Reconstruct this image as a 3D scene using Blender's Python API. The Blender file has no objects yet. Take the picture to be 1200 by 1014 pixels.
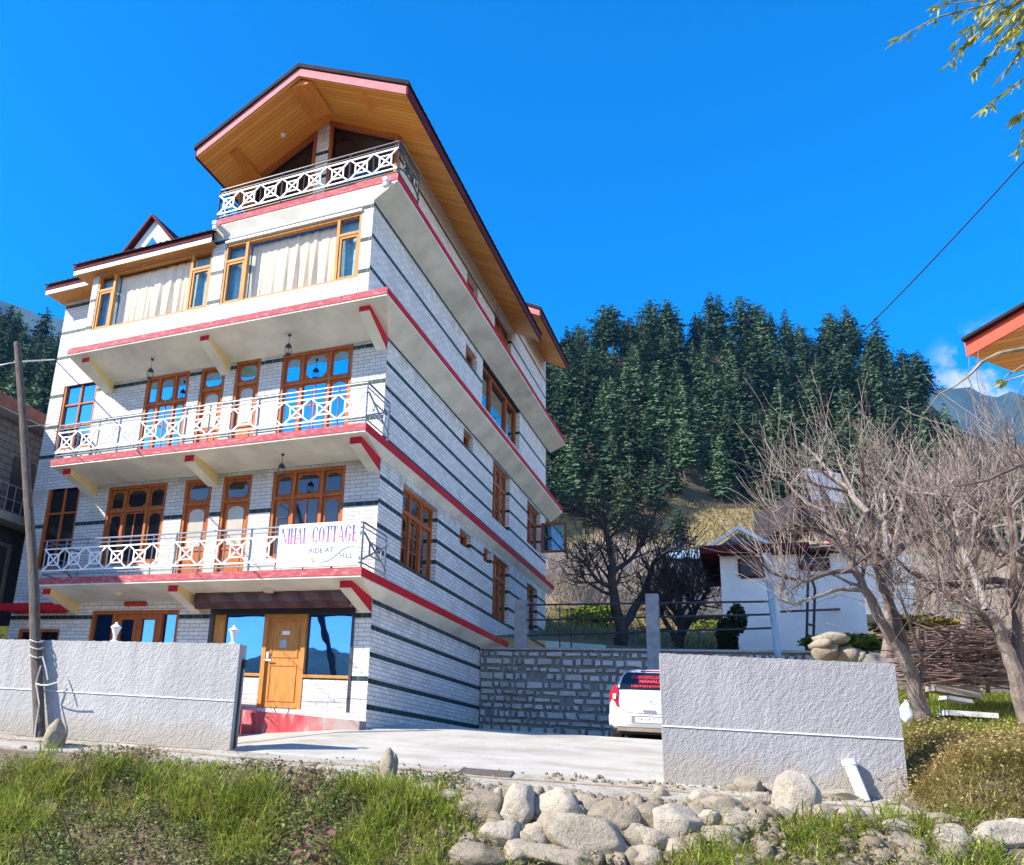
import bpy, math, random
import numpy as np
from mathutils import Vector, Matrix
R = random.Random(7)
scene = bpy.context.scene
col = scene.collection
# ------------------------------------------------------------------ camera
CF, CPX, CPY, YAW, PITCH, ROLL = 989.035, 396.12, 590.61, 0.48217, 0.283298, 0.0727425
CC = np.array([7.11035, -15.39892, -3.36948])
def _axes():
    cy, sy, cp, sp = math.cos(YAW), math.sin(YAW), math.cos(PITCH), math.sin(PITCH)
    f = np.array([-sy*cp, cy*cp, sp]); r = np.array([cy, sy, 0.0]); u = np.cross(r, f)
    cr, sr = math.cos(ROLL), math.sin(ROLL)
    return cr*r + sr*u, -sr*r + cr*u, f
AR, AU, AF = _axes()
cam = bpy.data.cameras.new('camera'); camo = bpy.data.objects.new('camera', cam); col.objects.link(camo)
camo.matrix_world = Matrix([[AR[0], AU[0], -AF[0], CC[0]], [AR[1], AU[1], -AF[1], CC[1]], [AR[2], AU[2], -AF[2], CC[2]], [0, 0, 0, 1]])
cam.sensor_width = 36; cam.lens = CF/1200*36
cam.shift_x = (600-CPX)/1200; cam.shift_y = (CPY-507)/1200
cam.clip_start = 0.1; cam.clip_end = 20000
scene.camera = camo
# ------------------------------------------------------------------ light
SUN = Vector((-1.2, -1.16, 1.2)).normalized()
sl = bpy.data.lights.new('sun', 'SUN'); so = bpy.data.objects.new('sun', sl); col.objects.link(so)
sl.energy = 5.0; sl.angle = math.radians(0.5); sl.color = (1.0, 0.915, 0.79)
so.rotation_euler = SUN.to_track_quat('Z', 'Y').to_euler()
so.location = (-30, -30, 30)
world = bpy.data.worlds.new('World'); scene.world = world; world.use_nodes = True
wn = world.node_tree; wn.nodes.clear()
sky = wn.nodes.new('ShaderNodeTexSky'); sky.sky_type = 'NISHITA'; sky.sun_disc = False
sky.sun_elevation = math.asin(SUN.z); sky.sun_rotation = math.atan2(SUN.x, SUN.y)
sky.air_density = 1.0; sky.dust_density = 0.15; sky.ozone_density = 3.0; sky.altitude = 2000
hsv = wn.nodes.new('ShaderNodeHueSaturation'); hsv.inputs['Saturation'].default_value = 1.43; hsv.inputs['Hue'].default_value = 0.503; hsv.inputs['Value'].default_value = 1.38
bg = wn.nodes.new('ShaderNodeBackground'); bg.inputs['Strength'].default_value = 0.15
wo = wn.nodes.new('ShaderNodeOutputWorld')
wn.links.new(sky.outputs[0], hsv.inputs['Color'])
def wnode(t, **kw):
    x = wn.nodes.new('ShaderNode'+t)
    for k, v in kw.items(): setattr(x, k, v)
    return x
tc = wnode('TexCoord'); CLOUD = (0.203, 0.905, 0.372)   # a small cloud low in the sky over the orchard
dt = wnode('VectorMath', operation='DOT_PRODUCT'); wn.links.new(tc.outputs['Generated'], dt.inputs[0]); dt.inputs[1].default_value = CLOUD
sx_ = wnode('SeparateXYZ'); wn.links.new(tc.outputs['Generated'], sx_.inputs[0])   # the sky is paler low over the horizon
sm_ = wnode('MapRange', interpolation_type='SMOOTHSTEP'); wn.links.new(sx_.outputs[2], sm_.inputs[0]); sm_.inputs[1].default_value = .06; sm_.inputs[2].default_value = .42; sm_.inputs[3].default_value = .45; sm_.inputs[4].default_value = 1.43
wn.links.new(sm_.outputs[0], hsv.inputs['Saturation'])
mr = wnode('MapRange', interpolation_type='SMOOTHSTEP'); wn.links.new(dt.outputs['Value'], mr.inputs[0]); mr.inputs[1].default_value = .9972; mr.inputs[2].default_value = .9999
cn = wnode('TexNoise'); wn.links.new(tc.outputs['Generated'], cn.inputs['Vector']); cn.inputs['Scale'].default_value = 26; cn.inputs['Detail'].default_value = 8; cn.inputs['Roughness'].default_value = .62
cr_ = wnode('MapRange', interpolation_type='SMOOTHSTEP'); wn.links.new(cn.outputs[0], cr_.inputs[0]); cr_.inputs[1].default_value = .42; cr_.inputs[2].default_value = .62
ml = wnode('Math', operation='MULTIPLY'); wn.links.new(mr.outputs[0], ml.inputs[0]); wn.links.new(cr_.outputs[0], ml.inputs[1])
mxc = wnode('Mix', data_type='RGBA'); wn.links.new(ml.outputs[0], mxc.inputs[0]); wn.links.new(hsv.outputs[0], mxc.inputs[6]); mxc.inputs[7].default_value = (4.2, 4.3, 4.5, 1)
wn.links.new(mxc.outputs[2], bg.inputs[0]); wn.links.new(bg.outputs[0], wo.inputs[0])
scene.view_settings.view_transform = 'Standard'; scene.view_settings.look = 'None'
scene.view_settings.exposure = 0.95; scene.view_settings.gamma = 1.0
scene.render.engine = 'CYCLES'
scene.cycles.max_bounces = 8; scene.cycles.transparent_max_bounces = 12
scene.cycles.use_denoising = True
# ------------------------------------------------------------------ helpers: pixel rays
def ray(u, v): return AF + AR*(u-CPX)/CF - AU*(v-CPY)/CF
def onY(u, v, Y): d = ray(u, v); return CC + d*((Y-CC[1])/d[1])
def onX(u, v, X): d = ray(u, v); return CC + d*((X-CC[0])/d[0])
def atD(u, v, D): return CC + ray(u, v)*D
def fx(u, v, Y=0.0): return float(onY(u, v, Y)[0])
def atZ(u, D, z):
    v = CPY + ((AF[2] + AR[2]*(u-CPX)/CF) - (z-CC[2])/D)/AU[2]*CF
    return atD(u, v, D)
# ------------------------------------------------------------------ helpers: mesh
class MB:
    def __init__(s): s.v = []; s.f = []; s.n = 0
    def add(s, vs, fs):
        b = s.n; s.v.extend([tuple(map(float, v)) for v in vs]); s.n += len(vs)
        s.f.extend([tuple(i+b for i in f) for f in fs]); return s
    def hexa(s, p): # 8 pts: bottom 4 ccw, top 4
        return s.add(p, [(3,2,1,0),(4,5,6,7),(0,1,5,4),(1,2,6,5),(2,3,7,6),(3,0,4,7)])
    def box(s, x0, x1, y0, y1, z0, z1):
        return s.hexa([(x0,y0,z0),(x1,y0,z0),(x1,y1,z0),(x0,y1,z0),(x0,y0,z1),(x1,y0,z1),(x1,y1,z1),(x0,y1,z1)])
    def bar(s, a, b, w, h=None, up=(0,0,1)):
        h = h or w; a = Vector(a); b = Vector(b); d = (b-a).normalized(); up = Vector(up)
        if abs(d.dot(up)) > .98: up = Vector((0,1,0))
        r = d.cross(up).normalized()*(w/2); u = r.cross(d).normalized()*(h/2)
        return s.hexa([a-r-u, a+r-u, b+r-u, b-r-u, a-r+u, a+r+u, b+r+u, b-r+u])
    def tube(s, pts, rad, n=6, cap=True):
        pts = [Vector(p) for p in pts]; vs = []; fs = []
        if not hasattr(rad, '__len__'): rad = [rad]*len(pts)
        t0 = (pts[1]-pts[0]).normalized()
        ref = Vector((1,0,0)) if abs(t0.x) < .8 else Vector((0,1,0))
        for i, p in enumerate(pts):
            t = (pts[min(i+1, len(pts)-1)]-pts[max(i-1, 0)]).normalized()
            a = t.cross(ref).normalized(); b = t.cross(a)
            for k in range(n):
                c = 2*math.pi*k/n; vs.append(p+(a*math.cos(c)+b*math.sin(c))*rad[i])
        for i in range(len(pts)-1):
            for k in range(n): k2 = (k+1) % n; fs.append((i*n+k, i*n+k2, (i+1)*n+k2, (i+1)*n+k))
        if cap: fs.append(tuple(range(n-1, -1, -1))); m = (len(pts)-1)*n; fs.append(tuple(m+k for k in range(n)))
        return s.add(vs, fs)
    def lathe(s, c, prof, n=12):
        vs = []; fs = []
        for r, z in prof:
            for k in range(n):
                a = 2*math.pi*k/n; vs.append((c[0]+r*math.cos(a), c[1]+r*math.sin(a), c[2]+z))
        for i in range(len(prof)-1):
            for k in range(n): k2 = (k+1) % n; fs.append((i*n+k, i*n+k2, (i+1)*n+k2, (i+1)*n+k))
        fs.append(tuple(range(n-1, -1, -1))); m = (len(prof)-1)*n; fs.append(tuple(m+k for k in range(n)))
        return s.add(vs, fs)
    def prism(s, poly, M, d0, d1): # poly list of (a,b), M(a,b,d)->pt
        n = len(poly); vs = [M(a, b, d0) for a, b in poly]+[M(a, b, d1) for a, b in poly]
        fs = [tuple(range(n-1, -1, -1)), tuple(range(n, 2*n))]+[(i, (i+1) % n, n+(i+1) % n, n+i) for i in range(n)]
        return s.add(vs, fs)
    def build(s, name, m, parent=None, smooth=False, fix=True):
        me = bpy.data.meshes.new(name); me.from_pydata(s.v, [], s.f)
        if fix and s.n < 60000:
            import bmesh
            bm = bmesh.new(); bm.from_mesh(me); bmesh.ops.recalc_face_normals(bm, faces=bm.faces); bm.to_mesh(me); bm.free()
        if smooth: me.shade_smooth()
        me.materials.append(m)
        return link(name, me, parent)
def link(name, me, parent=None):
    o = bpy.data.objects.new(name, me); col.objects.link(o)
    if parent is not None: setpar(o, parent)
    return o
def wloc(o):
    l = Vector(o.location)
    while o.parent: o = o.parent; l = l+Vector(o.location)
    return l
def setpar(o, parent):   # keeps world coordinates (things are only translated)
    o.parent = parent; o.location = Vector(o.location)-wloc(parent)
def empty(name, loc=(0, 0, 0)):
    o = bpy.data.objects.new(name, None); o.location = loc; o.empty_display_size = .2; col.objects.link(o); return o
def tag(o, label, cat=None, group=None, kind=None):
    if label: o['label'] = label
    if cat: o['category'] = cat
    if group: o['group'] = group
    if kind: o['kind'] = kind
    return o
def thing(name, label, cat, loc=(0,0,0), group=None): return tag(empty(name, loc), label, cat, group)
def copy_tree(o, parent=None):
    c = o.copy(); col.objects.link(c)
    if parent: c.parent = parent
    for ch in list(o.children): copy_tree(ch, c)
    return c
# ------------------------------------------------------------------ helpers: materials
class NT:
    def __init__(s, name):
        s.m = bpy.data.materials.new(name); s.m.use_nodes = True; s.t = s.m.node_tree
        s.b = s.t.nodes['Principled BSDF']; s.out = s.t.nodes['Material Output']
    def n(s, typ, **kw):
        x = s.t.nodes.new('ShaderNode'+typ)
        for k, v in kw.items():
            if k.startswith('i_'):
                key = k[2:]; key = int(key) if key.isdigit() else key
                s.set(x.inputs[key], v)
            else: setattr(x, k, v)
        return x
    def set(s, sock, v):
        if isinstance(v, bpy.types.NodeSocket): s.t.links.new(v, sock)
        elif isinstance(v, (tuple, list)) and len(v) == 3 and sock.type == 'RGBA': sock.default_value = (*v, 1)
        else: sock.default_value = v
    def p(s, key, v): s.set(s.b.inputs[key], v)
    def pos(s): return s.n('NewGeometry').outputs['Position']
    def obj(s): return s.n('TexCoord').outputs['Object']
    def math(s, op, a, b=0.0, c=0.0):
        x = s.n('Math', operation=op); s.set(x.inputs[0], a); s.set(x.inputs[1], b); s.set(x.inputs[2], c); return x.outputs[0]
    def noise(s, vec, scale, detail=4, rough=.55):
        x = s.n('TexNoise'); s.set(x.inputs['Vector'], vec); x.inputs['Scale'].default_value = scale
        x.inputs['Detail'].default_value = detail; x.inputs['Roughness'].default_value = rough; return x.outputs[0]
    def ramp(s, f, stops):
        x = s.n('ValToRGB'); s.set(x.inputs[0], f); e = x.color_ramp.elements
        while len(e) < len(stops): e.new(.5)
        for el, (p, c) in zip(e, stops): el.position = p; el.color = (*c, 1) if len(c) == 3 else c
        return x.outputs[0]
    def mix(s, f, a, b):
        x = s.n('Mix', data_type='RGBA'); s.set(x.inputs[0], f); s.set(x.inputs[6], a); s.set(x.inputs[7], b); return x.outputs[2]
    def bump(s, h, strength=.3, dist=.02):
        x = s.n('Bump'); s.set(x.inputs['Height'], h); x.inputs['Strength'].default_value = strength; x.inputs['Distance'].default_value = dist
        s.p('Normal', x.outputs[0])
    def comb(s, x, y, z=0.0):
        c = s.n('CombineXYZ'); s.set(c.inputs[0], x); s.set(c.inputs[1], y); s.set(c.inputs[2], z); return c.outputs[0]
    def sep(s, v): return s.n('SeparateXYZ', i_0=v).outputs
    def scale(s, v, sc): x = s.n('VectorMath', operation='MULTIPLY'); s.set(x.inputs[0], v); x.inputs[1].default_value = sc; return x.outputs[0]
def simple(name, c, rough=.6, var=.15, scale=6.0, bump=0.0, bscale=None, spec=.5, metal=0.0, stretch=(1,1,1), c2=None):
    k = NT(name); v = k.scale(k.pos(), stretch)
    f = k.noise(v, scale, 5)
    lo = tuple(x*(1-var) for x in c); hi = tuple(min(1, x*(1+var)) for x in c) if c2 is None else c2
    k.p('Base Color', k.ramp(f, [(.3, lo), (.7, hi)])); k.p('Roughness', rough); k.p('Specular IOR Level', spec); k.p('Metallic', metal)
    if bump: k.bump(k.noise(v, bscale or scale*4, 4), bump)
    return k.m
def brick_mat(name, bands, bw=.28, bh=.088, half=.05, base=(.84,.79,.725), grout=(.13,.13,.135), stain=.25, drips=.35, mort=.006, top=99.0):
    k = NT(name); P = k.pos(); X = k.sep(P)
    vec = k.comb(k.math('ADD', X[0], X[1]), X[2])
    br = k.n('TexBrick'); k.set(br.inputs['Vector'], vec); br.inputs['Scale'].default_value = 1
    k.set(br.inputs['Color1'], tuple(c*1.0 for c in base)); k.set(br.inputs['Color2'], tuple(c*.76 for c in base)); k.set(br.inputs['Mortar'], grout)
    br.inputs['Brick Width'].default_value = bw; br.inputs['Row Height'].default_value = bh
    br.inputs['Mortar Size'].default_value = mort; br.inputs['Mortar Smooth'].default_value = .3; br.inputs['Bias'].default_value = -.2
    dirt = k.noise(k.scale(vec, (1, .5, 1)), 1.7, 6, .65)
    c = k.mix(k.math('MULTIPLY', k.ramp(dirt, [(.42, (0,0,0)), (.72, (1,1,1))]), stain), br.outputs[0], (.42,.40,.36))
    drip = k.noise(k.scale(vec, (5, .35, 1)), 1.6, 5, .6); c = k.mix(k.math('MULTIPLY', k.ramp(drip, [(.55, (0,0,0)), (.75, (1,1,1))]), drips), c, (.34,.33,.30))
    seep = k.math('ADD', k.math('MULTIPLY', k.math('SUBTRACT', X[2], top-.55), 1.2), k.math('MULTIPLY', k.math('SUBTRACT', k.noise(k.scale(vec, (2.2, .9, 1)), 1.5, 6, .65), .5), 2.4)); c = k.mix(k.math('MULTIPLY', k.ramp(seep, [(.35,(0,0,0)),(.75,(1,1,1))]), .6 if top < 90 else 0.0), c, (.36,.325,.24))
    fine = k.noise(vec, 45, 3)
    c = k.mix(k.math('MULTIPLY', fine, .22), c, (.45,.46,.5))
    b = 0.0 if not bands else None
    for z in bands:
        t = k.math('COMPARE', X[2], z, half); b = t if b is None else k.math('MAXIMUM', b, t)
    gl = k.n('TexBrick'); k.set(gl.inputs['Vector'], vec); gl.inputs['Scale'].default_value = 1
    k.set(gl.inputs['Color1'], (.012,.035,.035)); k.set(gl.inputs['Color2'], (.03,.06,.058)); k.set(gl.inputs['Mortar'], (.2,.22,.22))
    gl.inputs['Brick Width'].default_value = .22; gl.inputs['Row Height'].default_value = 50; gl.inputs['Mortar Size'].default_value = .006
    c = k.mix(b, c, gl.outputs[0])
    k.p('Base Color', c); k.p('Roughness', k.math('SUBTRACT', .7, k.math('MULTIPLY', b, .2))); k.p('Specular IOR Level', .15)
    k.bump(k.math('ADD', br.outputs['Fac'], k.math('MULTIPLY', fine, -.35)), -.9, .008)
    return k.m
M = {}
M['wood'] = simple('varnished_wood', (.37,.105,.026), .55, .3, 3, .1, 40, spec=.2, stretch=(6,6,1))
M['pine'] = simple('light_wood', (.50,.22,.055), .55, .25, 3, .1, 40, spec=.2, stretch=(6,6,1))
M['frost'] = simple('frosted_glass', (.42,.38,.30), .25, .08, 3)
M['cream'] = simple('cream_plaster', (.70,.68,.58), .8, .2, 1.1, .15, 30)
M['white'] = simple('white_plaster', (.82,.82,.80), .7, .05, 2.0, .1, 30)
M['yellow'] = simple('yellow_paint', (.78,.60,.27), .7, .08, 3)
M['red'] = simple('red_paint', (.50,.010,.018), .65, .15, 4, spec=.2)
M['maroon'] = simple('maroon_metal', (.095,.016,.022), .75, .3, 5, spec=.12)
M['white_metal'] = simple('white_paint', (.85,.86,.88), .4, .04, 6)
M['steel'] = simple('grey_steel', (.22,.24,.27), .35, .15, 8, metal=.6)
M['black_metal'] = simple('dark_iron', (.03,.032,.04), .45, .2, 8)
M['white_trim'] = simple('white_trim', (.80,.79,.76), .6, .06, 5)
def sunlit_worn_pink():  # flaky worn red paint, with the pink of direct sun mixed into the colour
    k = NT('sunlit_worn_red'); P = k.pos()
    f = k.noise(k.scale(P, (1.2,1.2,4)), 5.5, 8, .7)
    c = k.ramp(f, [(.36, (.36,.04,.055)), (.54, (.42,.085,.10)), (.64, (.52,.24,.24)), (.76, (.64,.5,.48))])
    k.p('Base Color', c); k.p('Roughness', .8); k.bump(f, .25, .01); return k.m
M['pink'] = sunlit_worn_pink(); M['fascia'] = simple('dusty_pink_paint', (.47,.15,.165), .7, .2, 3, .15, 20, stretch=(1,1,3))
def glass(name, tint, base, refl):
    k = NT(name); k.p('Base Color', base); k.p('Roughness', .05); k.p('Specular IOR Level', .5)
    gl = k.n('BsdfGlossy'); gl.inputs['Color'].default_value = (*tint, 1); gl.inputs['Roughness'].default_value = .015
    nb = k.n('Bump', i_Strength=.25, i_Distance=.02); k.set(nb.inputs['Height'], k.noise(k.pos(), 1.1, 2)); k.set(gl.inputs['Normal'], nb.outputs[0])
    mx = k.n('MixShader', i_0=refl); k.t.links.new(k.b.outputs[0], mx.inputs[1]); k.t.links.new(gl.outputs[0], mx.inputs[2])
    k.t.links.new(mx.outputs[0], k.out.inputs[0]); return k.m
M['mirror_glass'] = glass('reflective_glass', (.28,.62,1.0), (.01,.03,.06), .85)  # gloss tinted blue, deepening the reflected sky by colour
M['shop_glass'] = glass('sky_tinted_glass', (.05,.20,.55), (.008,.02,.05), .85)  # deep blue of the reflected sky put into the gloss tint
M['dark_glass'] = glass('dark_glass', (.8,.85,.95), (.004,.005,.009), .035)
M['wide_glass'] = glass('pale_reflection_glass', (.75,.72,.66), (.02,.022,.028), .5)  # pale gloss colour stands for the pale tiles mirrored in this window
M['side_glass'] = glass('side_glass', (.8,.85,.95), (.006,.008,.014), .3)
def clear_glass():
    k = NT('clear_glass'); tr = k.n('BsdfTransparent'); gl = k.n('BsdfGlossy'); gl.inputs['Roughness'].default_value = .02
    mx = k.n('MixShader', i_0=.08)
    k.t.links.new(tr.outputs[0], mx.inputs[1]); k.t.links.new(gl.outputs[0], mx.inputs[2]); k.t.links.new(mx.outputs[0], k.out.inputs[0]); return k.m
M['clear_glass'] = clear_glass()
M['curtain'] = simple('cream_curtain', (.82,.70,.46), .9, .06, 3)
M['blue_curtain'] = simple('teal_curtain', (.20,.42,.50), .9, .2, 9)
def soffit():
    k = NT('pine_boards'); X = k.sep(k.pos())
    w = k.math('FRACT', k.math('MULTIPLY', X[1], 1/.13)); gap = k.math('LESS_THAN', w, .07)
    idx = k.math('FLOOR', k.math('MULTIPLY', X[1], 1/.13))
    wn_ = k.n('TexWhiteNoise', noise_dimensions='1D'); k.set(wn_.inputs['W'], idx)
    g = k.noise(k.scale(k.pos(), (1, 14, 1)), 2.5, 5)
    f = k.math('ADD', k.math('MULTIPLY', wn_.outputs[0], .45), k.math('MULTIPLY', g, .5))
    c = k.ramp(f, [(.15, (.66,.21,.025)), (.8, (.90,.42,.075))])
    k.p('Base Color', k.mix(gap, c, (.16,.05,.012))); k.p('Roughness', .4); return k.m
M['soffit'] = soffit()
M['roof'] = simple('dark_roof_sheet', (.03,.02,.025), .75, .3, 3, spec=.1)
# ================================================================== HOTEL
hotel = thing('hotel_building', 'tall white tiled cottage hotel with green stripes, red edged balconies and gabled wooden roof', 'hotel', (-5, 5, -3))
MY = lambda y0: (lambda a, z, d: (a, y0-d, z))      # facade: outward -y
MX = lambda x0: (lambda a, z, d: (x0+d, a, z))      # side: outward +x
b_g = brick_mat('tile_ground', [-.43,-.95,-1.49,-2.01,-2.52], top=-0.37)  # side tile base raised and warmed, fill for the shade put into the colour
b_1 = brick_mat('tile_first', [2.24,1.71,1.18,.65], top=2.62)
b_2 = brick_mat('tile_second', [5.47,4.89,4.31,3.73,3.15], top=5.48)
b_3 = brick_mat('tile_third', [8.19,7.4,6.6], top=8.25)
b_4 = brick_mat('tile_attic', [9.5,10.25,10.95])
f_g = brick_mat('tile_ground_front', [-.72,-1.98], stain=.3)
f_1 = brick_mat('tile_first_front', [1.66], top=2.62, base=(.66,.635,.59), stain=.4)  # same tile with a darker base for the sunlit front
f_2 = brick_mat('tile_second_front', [5.36,4.45,3.6], top=5.5, base=(.66,.635,.59), stain=.35)
f_3 = brick_mat('tile_third_front', [8.12,7.3,6.52], base=(.68,.66,.63))
def wall(Mp, a0, a1, z0, z1, holes, m, depth=.16):
    mb = MB(); A = sorted({a0, a1, *[h[0] for h in holes], *[h[1] for h in holes]}); Z = sorted({z0, z1, *[h[2] for h in holes], *[h[3] for h in holes]})
    A = [a for a in A if a0 <= a <= a1]; Z = [z for z in Z if z0 <= z <= z1]
    for i in range(len(A)-1):
        for j in range(len(Z)-1):
            ca, cz = (A[i]+A[i+1])/2, (Z[j]+Z[j+1])/2
            if any(h[0] < ca < h[1] and h[2] < cz < h[3] for h in holes): continue
            mb.add([Mp(A[i],Z[j],0), Mp(A[i+1],Z[j],0), Mp(A[i+1],Z[j+1],0), Mp(A[i],Z[j+1],0)], [(0,1,2,3)])
    for h in holes:
        p = [(h[0],h[2]),(h[1],h[2]),(h[1],h[3]),(h[0],h[3])]
        for i in range(4):
            q, r = p[i], p[(i+1) % 4]
            mb.add([Mp(*q,0), Mp(*r,0), Mp(*r,-depth), Mp(*q,-depth)], [(0,1,2,3)])
    return mb.build('wall', m, hotel, fix=False)
def bars(mb, Mp, a0, a1, z0, z1, d0, d1): mb.prism([(a0,z0),(a1,z0),(a1,z1),(a0,z1)], Mp, d0, d1)
def pane_poly(kind, a0, a1, z0, z1):
    w, h = a1-a0, z1-z0
    if kind == 'arch':
        r = min(w*.28, h*.3); return [(a0,z0),(a1,z0),(a1,z1-r)]+[(a1-w*.5+w*.5*math.cos(t), z1-r+r*math.sin(t)) for t in [math.pi*k/8 for k in range(1,8)]]+[(a0,z1-r)]
    if kind == 'oct':
        c = min(w, h)*.22; return [(a0+c,z0),(a1-c,z0),(a1,z0+c),(a1,z1-c),(a1-c,z1),(a0+c,z1),(a0,z1-c),(a0,z0+c)]
    return [(a0,z0),(a1,z0),(a1,z1),(a0,z1)]
def outer(mb, Mp, a0, a1, z0, z1, w=.075, d=(-.14,-.02)):
    bars(mb, Mp, a0, a0+w, z0, z1, *d); bars(mb, Mp, a1-w, a1, z0, z1, *d)
    bars(mb, Mp, a0+w, a1-w, z1-w, z1, *d); bars(mb, Mp, a0+w, a1-w, z0, z0+w*.8, *d)
def panel(mb, pn, Mp, kind, a0, a1, z0, z1, m=.07, grid=None):
    """wooden leaf with a glazed opening"""
    bars(mb, Mp, a0, a1, z0, z1, -.12, -.075)
    b0, b1, y0, y1 = a0+m, a1-m, z0+m, z1-m
    pn.prism(pane_poly(kind, b0, b1, y0, y1), Mp, -.074, -.066)
    if grid:
        for i in range(1, grid[0]): a = b0+(b1-b0)*i/grid[0]; bars(mb, Mp, a-.014, a+.014, y0, y1, -.066, -.05)
        for j in range(1, grid[1]): z = y0+(y1-y0)*j/grid[1]; bars(mb, Mp, b0, b1, z-.014, z+.014, -.066, -.051)
def window(name, Mp, a0, a1, z0, z1, style, gm, label=None):
    fr, pn = MB(), MB(); outer(fr, Mp, a0, a1, z0, z1); w = .075; A0, A1, Z0, Z1 = a0+w, a1-w, z0+w*.8, z1-w
    dm = (-.13,-.03)
    if style == 'triple':
        W = A1-A0; p, q = A0+W*.28, A0+W*.70; zt = Z0+(Z1-Z0)*.70
        bars(fr, Mp, p-.035, p+.035, Z0, Z1, *dm); bars(fr, Mp, q-.035, q+.035, Z0, Z1, *dm)
        for s, e in ((A0, p-.035), (p+.035, q-.035), (q+.035, A1)): bars(fr, Mp, s, e, zt-.035, zt+.035, -.13, -.028)
        for i, (s, e) in enumerate(((A0, p-.035), (p+.035, q-.035), (q+.035, A1))):
            panel(fr, pn, Mp, 'oct' if i == 1 else 'arch', s, e, zt+.035, Z1, .06)
            if i == 1: panel(fr, pn, Mp, 'rect', s, e, Z0, zt-.035, .05, (2, 2 if z1-z0 < 2.1 else 3))
            else: panel(fr, pn, Mp, 'arch', s, e, Z0, zt-.035, .075)
    elif style == 'door':
        zt = Z0+(Z1-Z0)*.78; bars(fr, Mp, A0, A1, zt-.04, zt+.04, *dm); panel(fr, pn, Mp, 'oct', A0, A1, zt+.04, Z1, .06)
        bars(fr, Mp, A0, A1, Z0, zt-.04, -.13, -.08); zm = Z0+(zt-Z0)*.42
        fr2 = MB().prism(pane_poly('arch', A0+.11, A1-.11, zm+.06, zt-.12), Mp, -.079, -.068)
        bars(fr, Mp, A0+.11, A1-.11, Z0+.12, zm-.08, -.08, -.066); bars(fr, Mp, A0+.03, A1-.03, zm-.05, zm, -.08, -.06)
    elif style == 'grid23':
        for i in range(1, 2): a = (A0+A1)/2; bars(fr, Mp, a-.03, a+.03, Z0, Z1, -.12, -.045)
        for j in range(1, 3): z = Z0+(Z1-Z0)*j/3; bars(fr, Mp, A0, A1, z-.025, z+.025, -.12, -.047)
        pn.prism(pane_poly('rect', A0, A1, Z0, Z1), Mp, -.10, -.09)
    elif style == 'side3':
        for k in (1, 2): a = A0+(A1-A0)*k/3; bars(fr, Mp, a-.05, a+.05, Z0, Z1, -.13, -.015)
        zt = Z0+(Z1-Z0)*.72; bars(fr, Mp, A0, A1, zt-.05, zt+.05, -.13, -.02)
        for k in range(3):
            s = A0+(A1-A0)*k/3+.05; e = A0+(A1-A0)*(k+1)/3-.05
            panel(fr, pn, Mp, 'oct' if k == 1 else 'arch', s, e, zt+.05, Z1, .05)
            panel(fr, pn, Mp, 'rect' if k == 1 else 'arch', s, e, Z0, zt-.05, .06, (2,3) if k < 2 else None)
    elif style == 'side2':
        a = (A0+A1)/2; bars(fr, Mp, a-.05, a+.05, Z0, Z1, -.13, -.015); zt = Z0+(Z1-Z0)*.7; bars(fr, Mp, A0, A1, zt-.05, zt+.05, -.13, -.02)
        for s, e in ((A0, a-.05), (a+.05, A1)):
            panel(fr, pn, Mp, 'rect', s, e, zt+.05, Z1, .05); panel(fr, pn, Mp, 'rect', s, e, Z0, zt-.05, .06, (1,3))
    elif style == 'small':
        a = A0+(A1-A0)*.5; bars(fr, Mp, a-.03, a+.03, Z0, Z1, -.12, -.04); pn.prism(pane_poly('rect', A0, A1, Z0, Z1), Mp, -.10, -.09)
    elif style == 'wide':
        for t in (.3, .72): a = A0+(A1-A0)*t; bars(fr, Mp, a-.045, a+.045, Z0, Z1, -.13, -.015)
        pn.prism(pane_poly('rect', A0, A1, Z0, Z1), Mp, -.10, -.09)
    f = fr.build(name, M['wood'], hotel); 
    if label: f['label'] = label
    if pn.n: pn.build('pane', gm, f)
    if style == 'door':
        fr2.build('frosted_pane', M['frost'], f)
        MB().box(*sorted((Mp(A1-.09,0,0)[0], Mp(A1-.06,0,0)[0])), *sorted((Mp(0,0,-.05)[1], Mp(0,0,-.02)[1])), Z0+.9, Z0+1.02).build('handle', M['steel'], f)
    return f
# ---- facade, ground floor
XR = 0.0
shop = (-3.93, -.37, -2.63, -.56)
lob = (-7.4, -4.8, -2.9, -.56); grw = (-9.75, -8.35, -2.0, -1.0)
wall(MY(0), -10.1, 0, -3.6, -.26, [shop, lob, grw], f_g)
H1 = [(-9.54,-8.42,.5,2.79), (-7.46,-5.62,.55,2.56), (-5.09,-4.3,.012,2.56), (-4.0,-3.2,.012,2.56), (-2.64,-.82,.55,2.57)]
wall(MY(0), -10.1, 0, -.26, 2.66, H1, f_1)
H2 = [(-9.62,-8.42,3.75,5.76), (-6.75,-5.38,3.012,5.48), (-5.03,-4.3,3.012,5.47), (-4.01,-3.3,3.012,5.5), (-2.7,-.85,3.012,5.48)]
wall(MY(0), -10.1, 0, 2.66, 5.62, H2, f_2)
lw = (-9.2,-8.45,6.3,8.0)
wall(MY(0), -10.1, -8.0, 5.62, 8.6, [lw], f_3)
window('window', MY(0), *H1[0], 'grid23', M['dark_glass']); window('window', MY(0), *H1[1], 'triple', M['dark_glass'])
window('door', MY(0), *H1[2], 'door', M['dark_glass']); window('door', MY(0), *H1[3], 'door', M['dark_glass'])
window('window', MY(0), *H1[4], 'triple', M['dark_glass'])
window('window', MY(0), *H2[0], 'grid23', M['mirror_glass']); window('window', MY(0), *H2[1], 'triple', M['mirror_glass'])
window('door', MY(0), *H2[2], 'door', M['mirror_glass']); window('door', MY(0), *H2[3], 'door', M['mirror_glass'])
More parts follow.
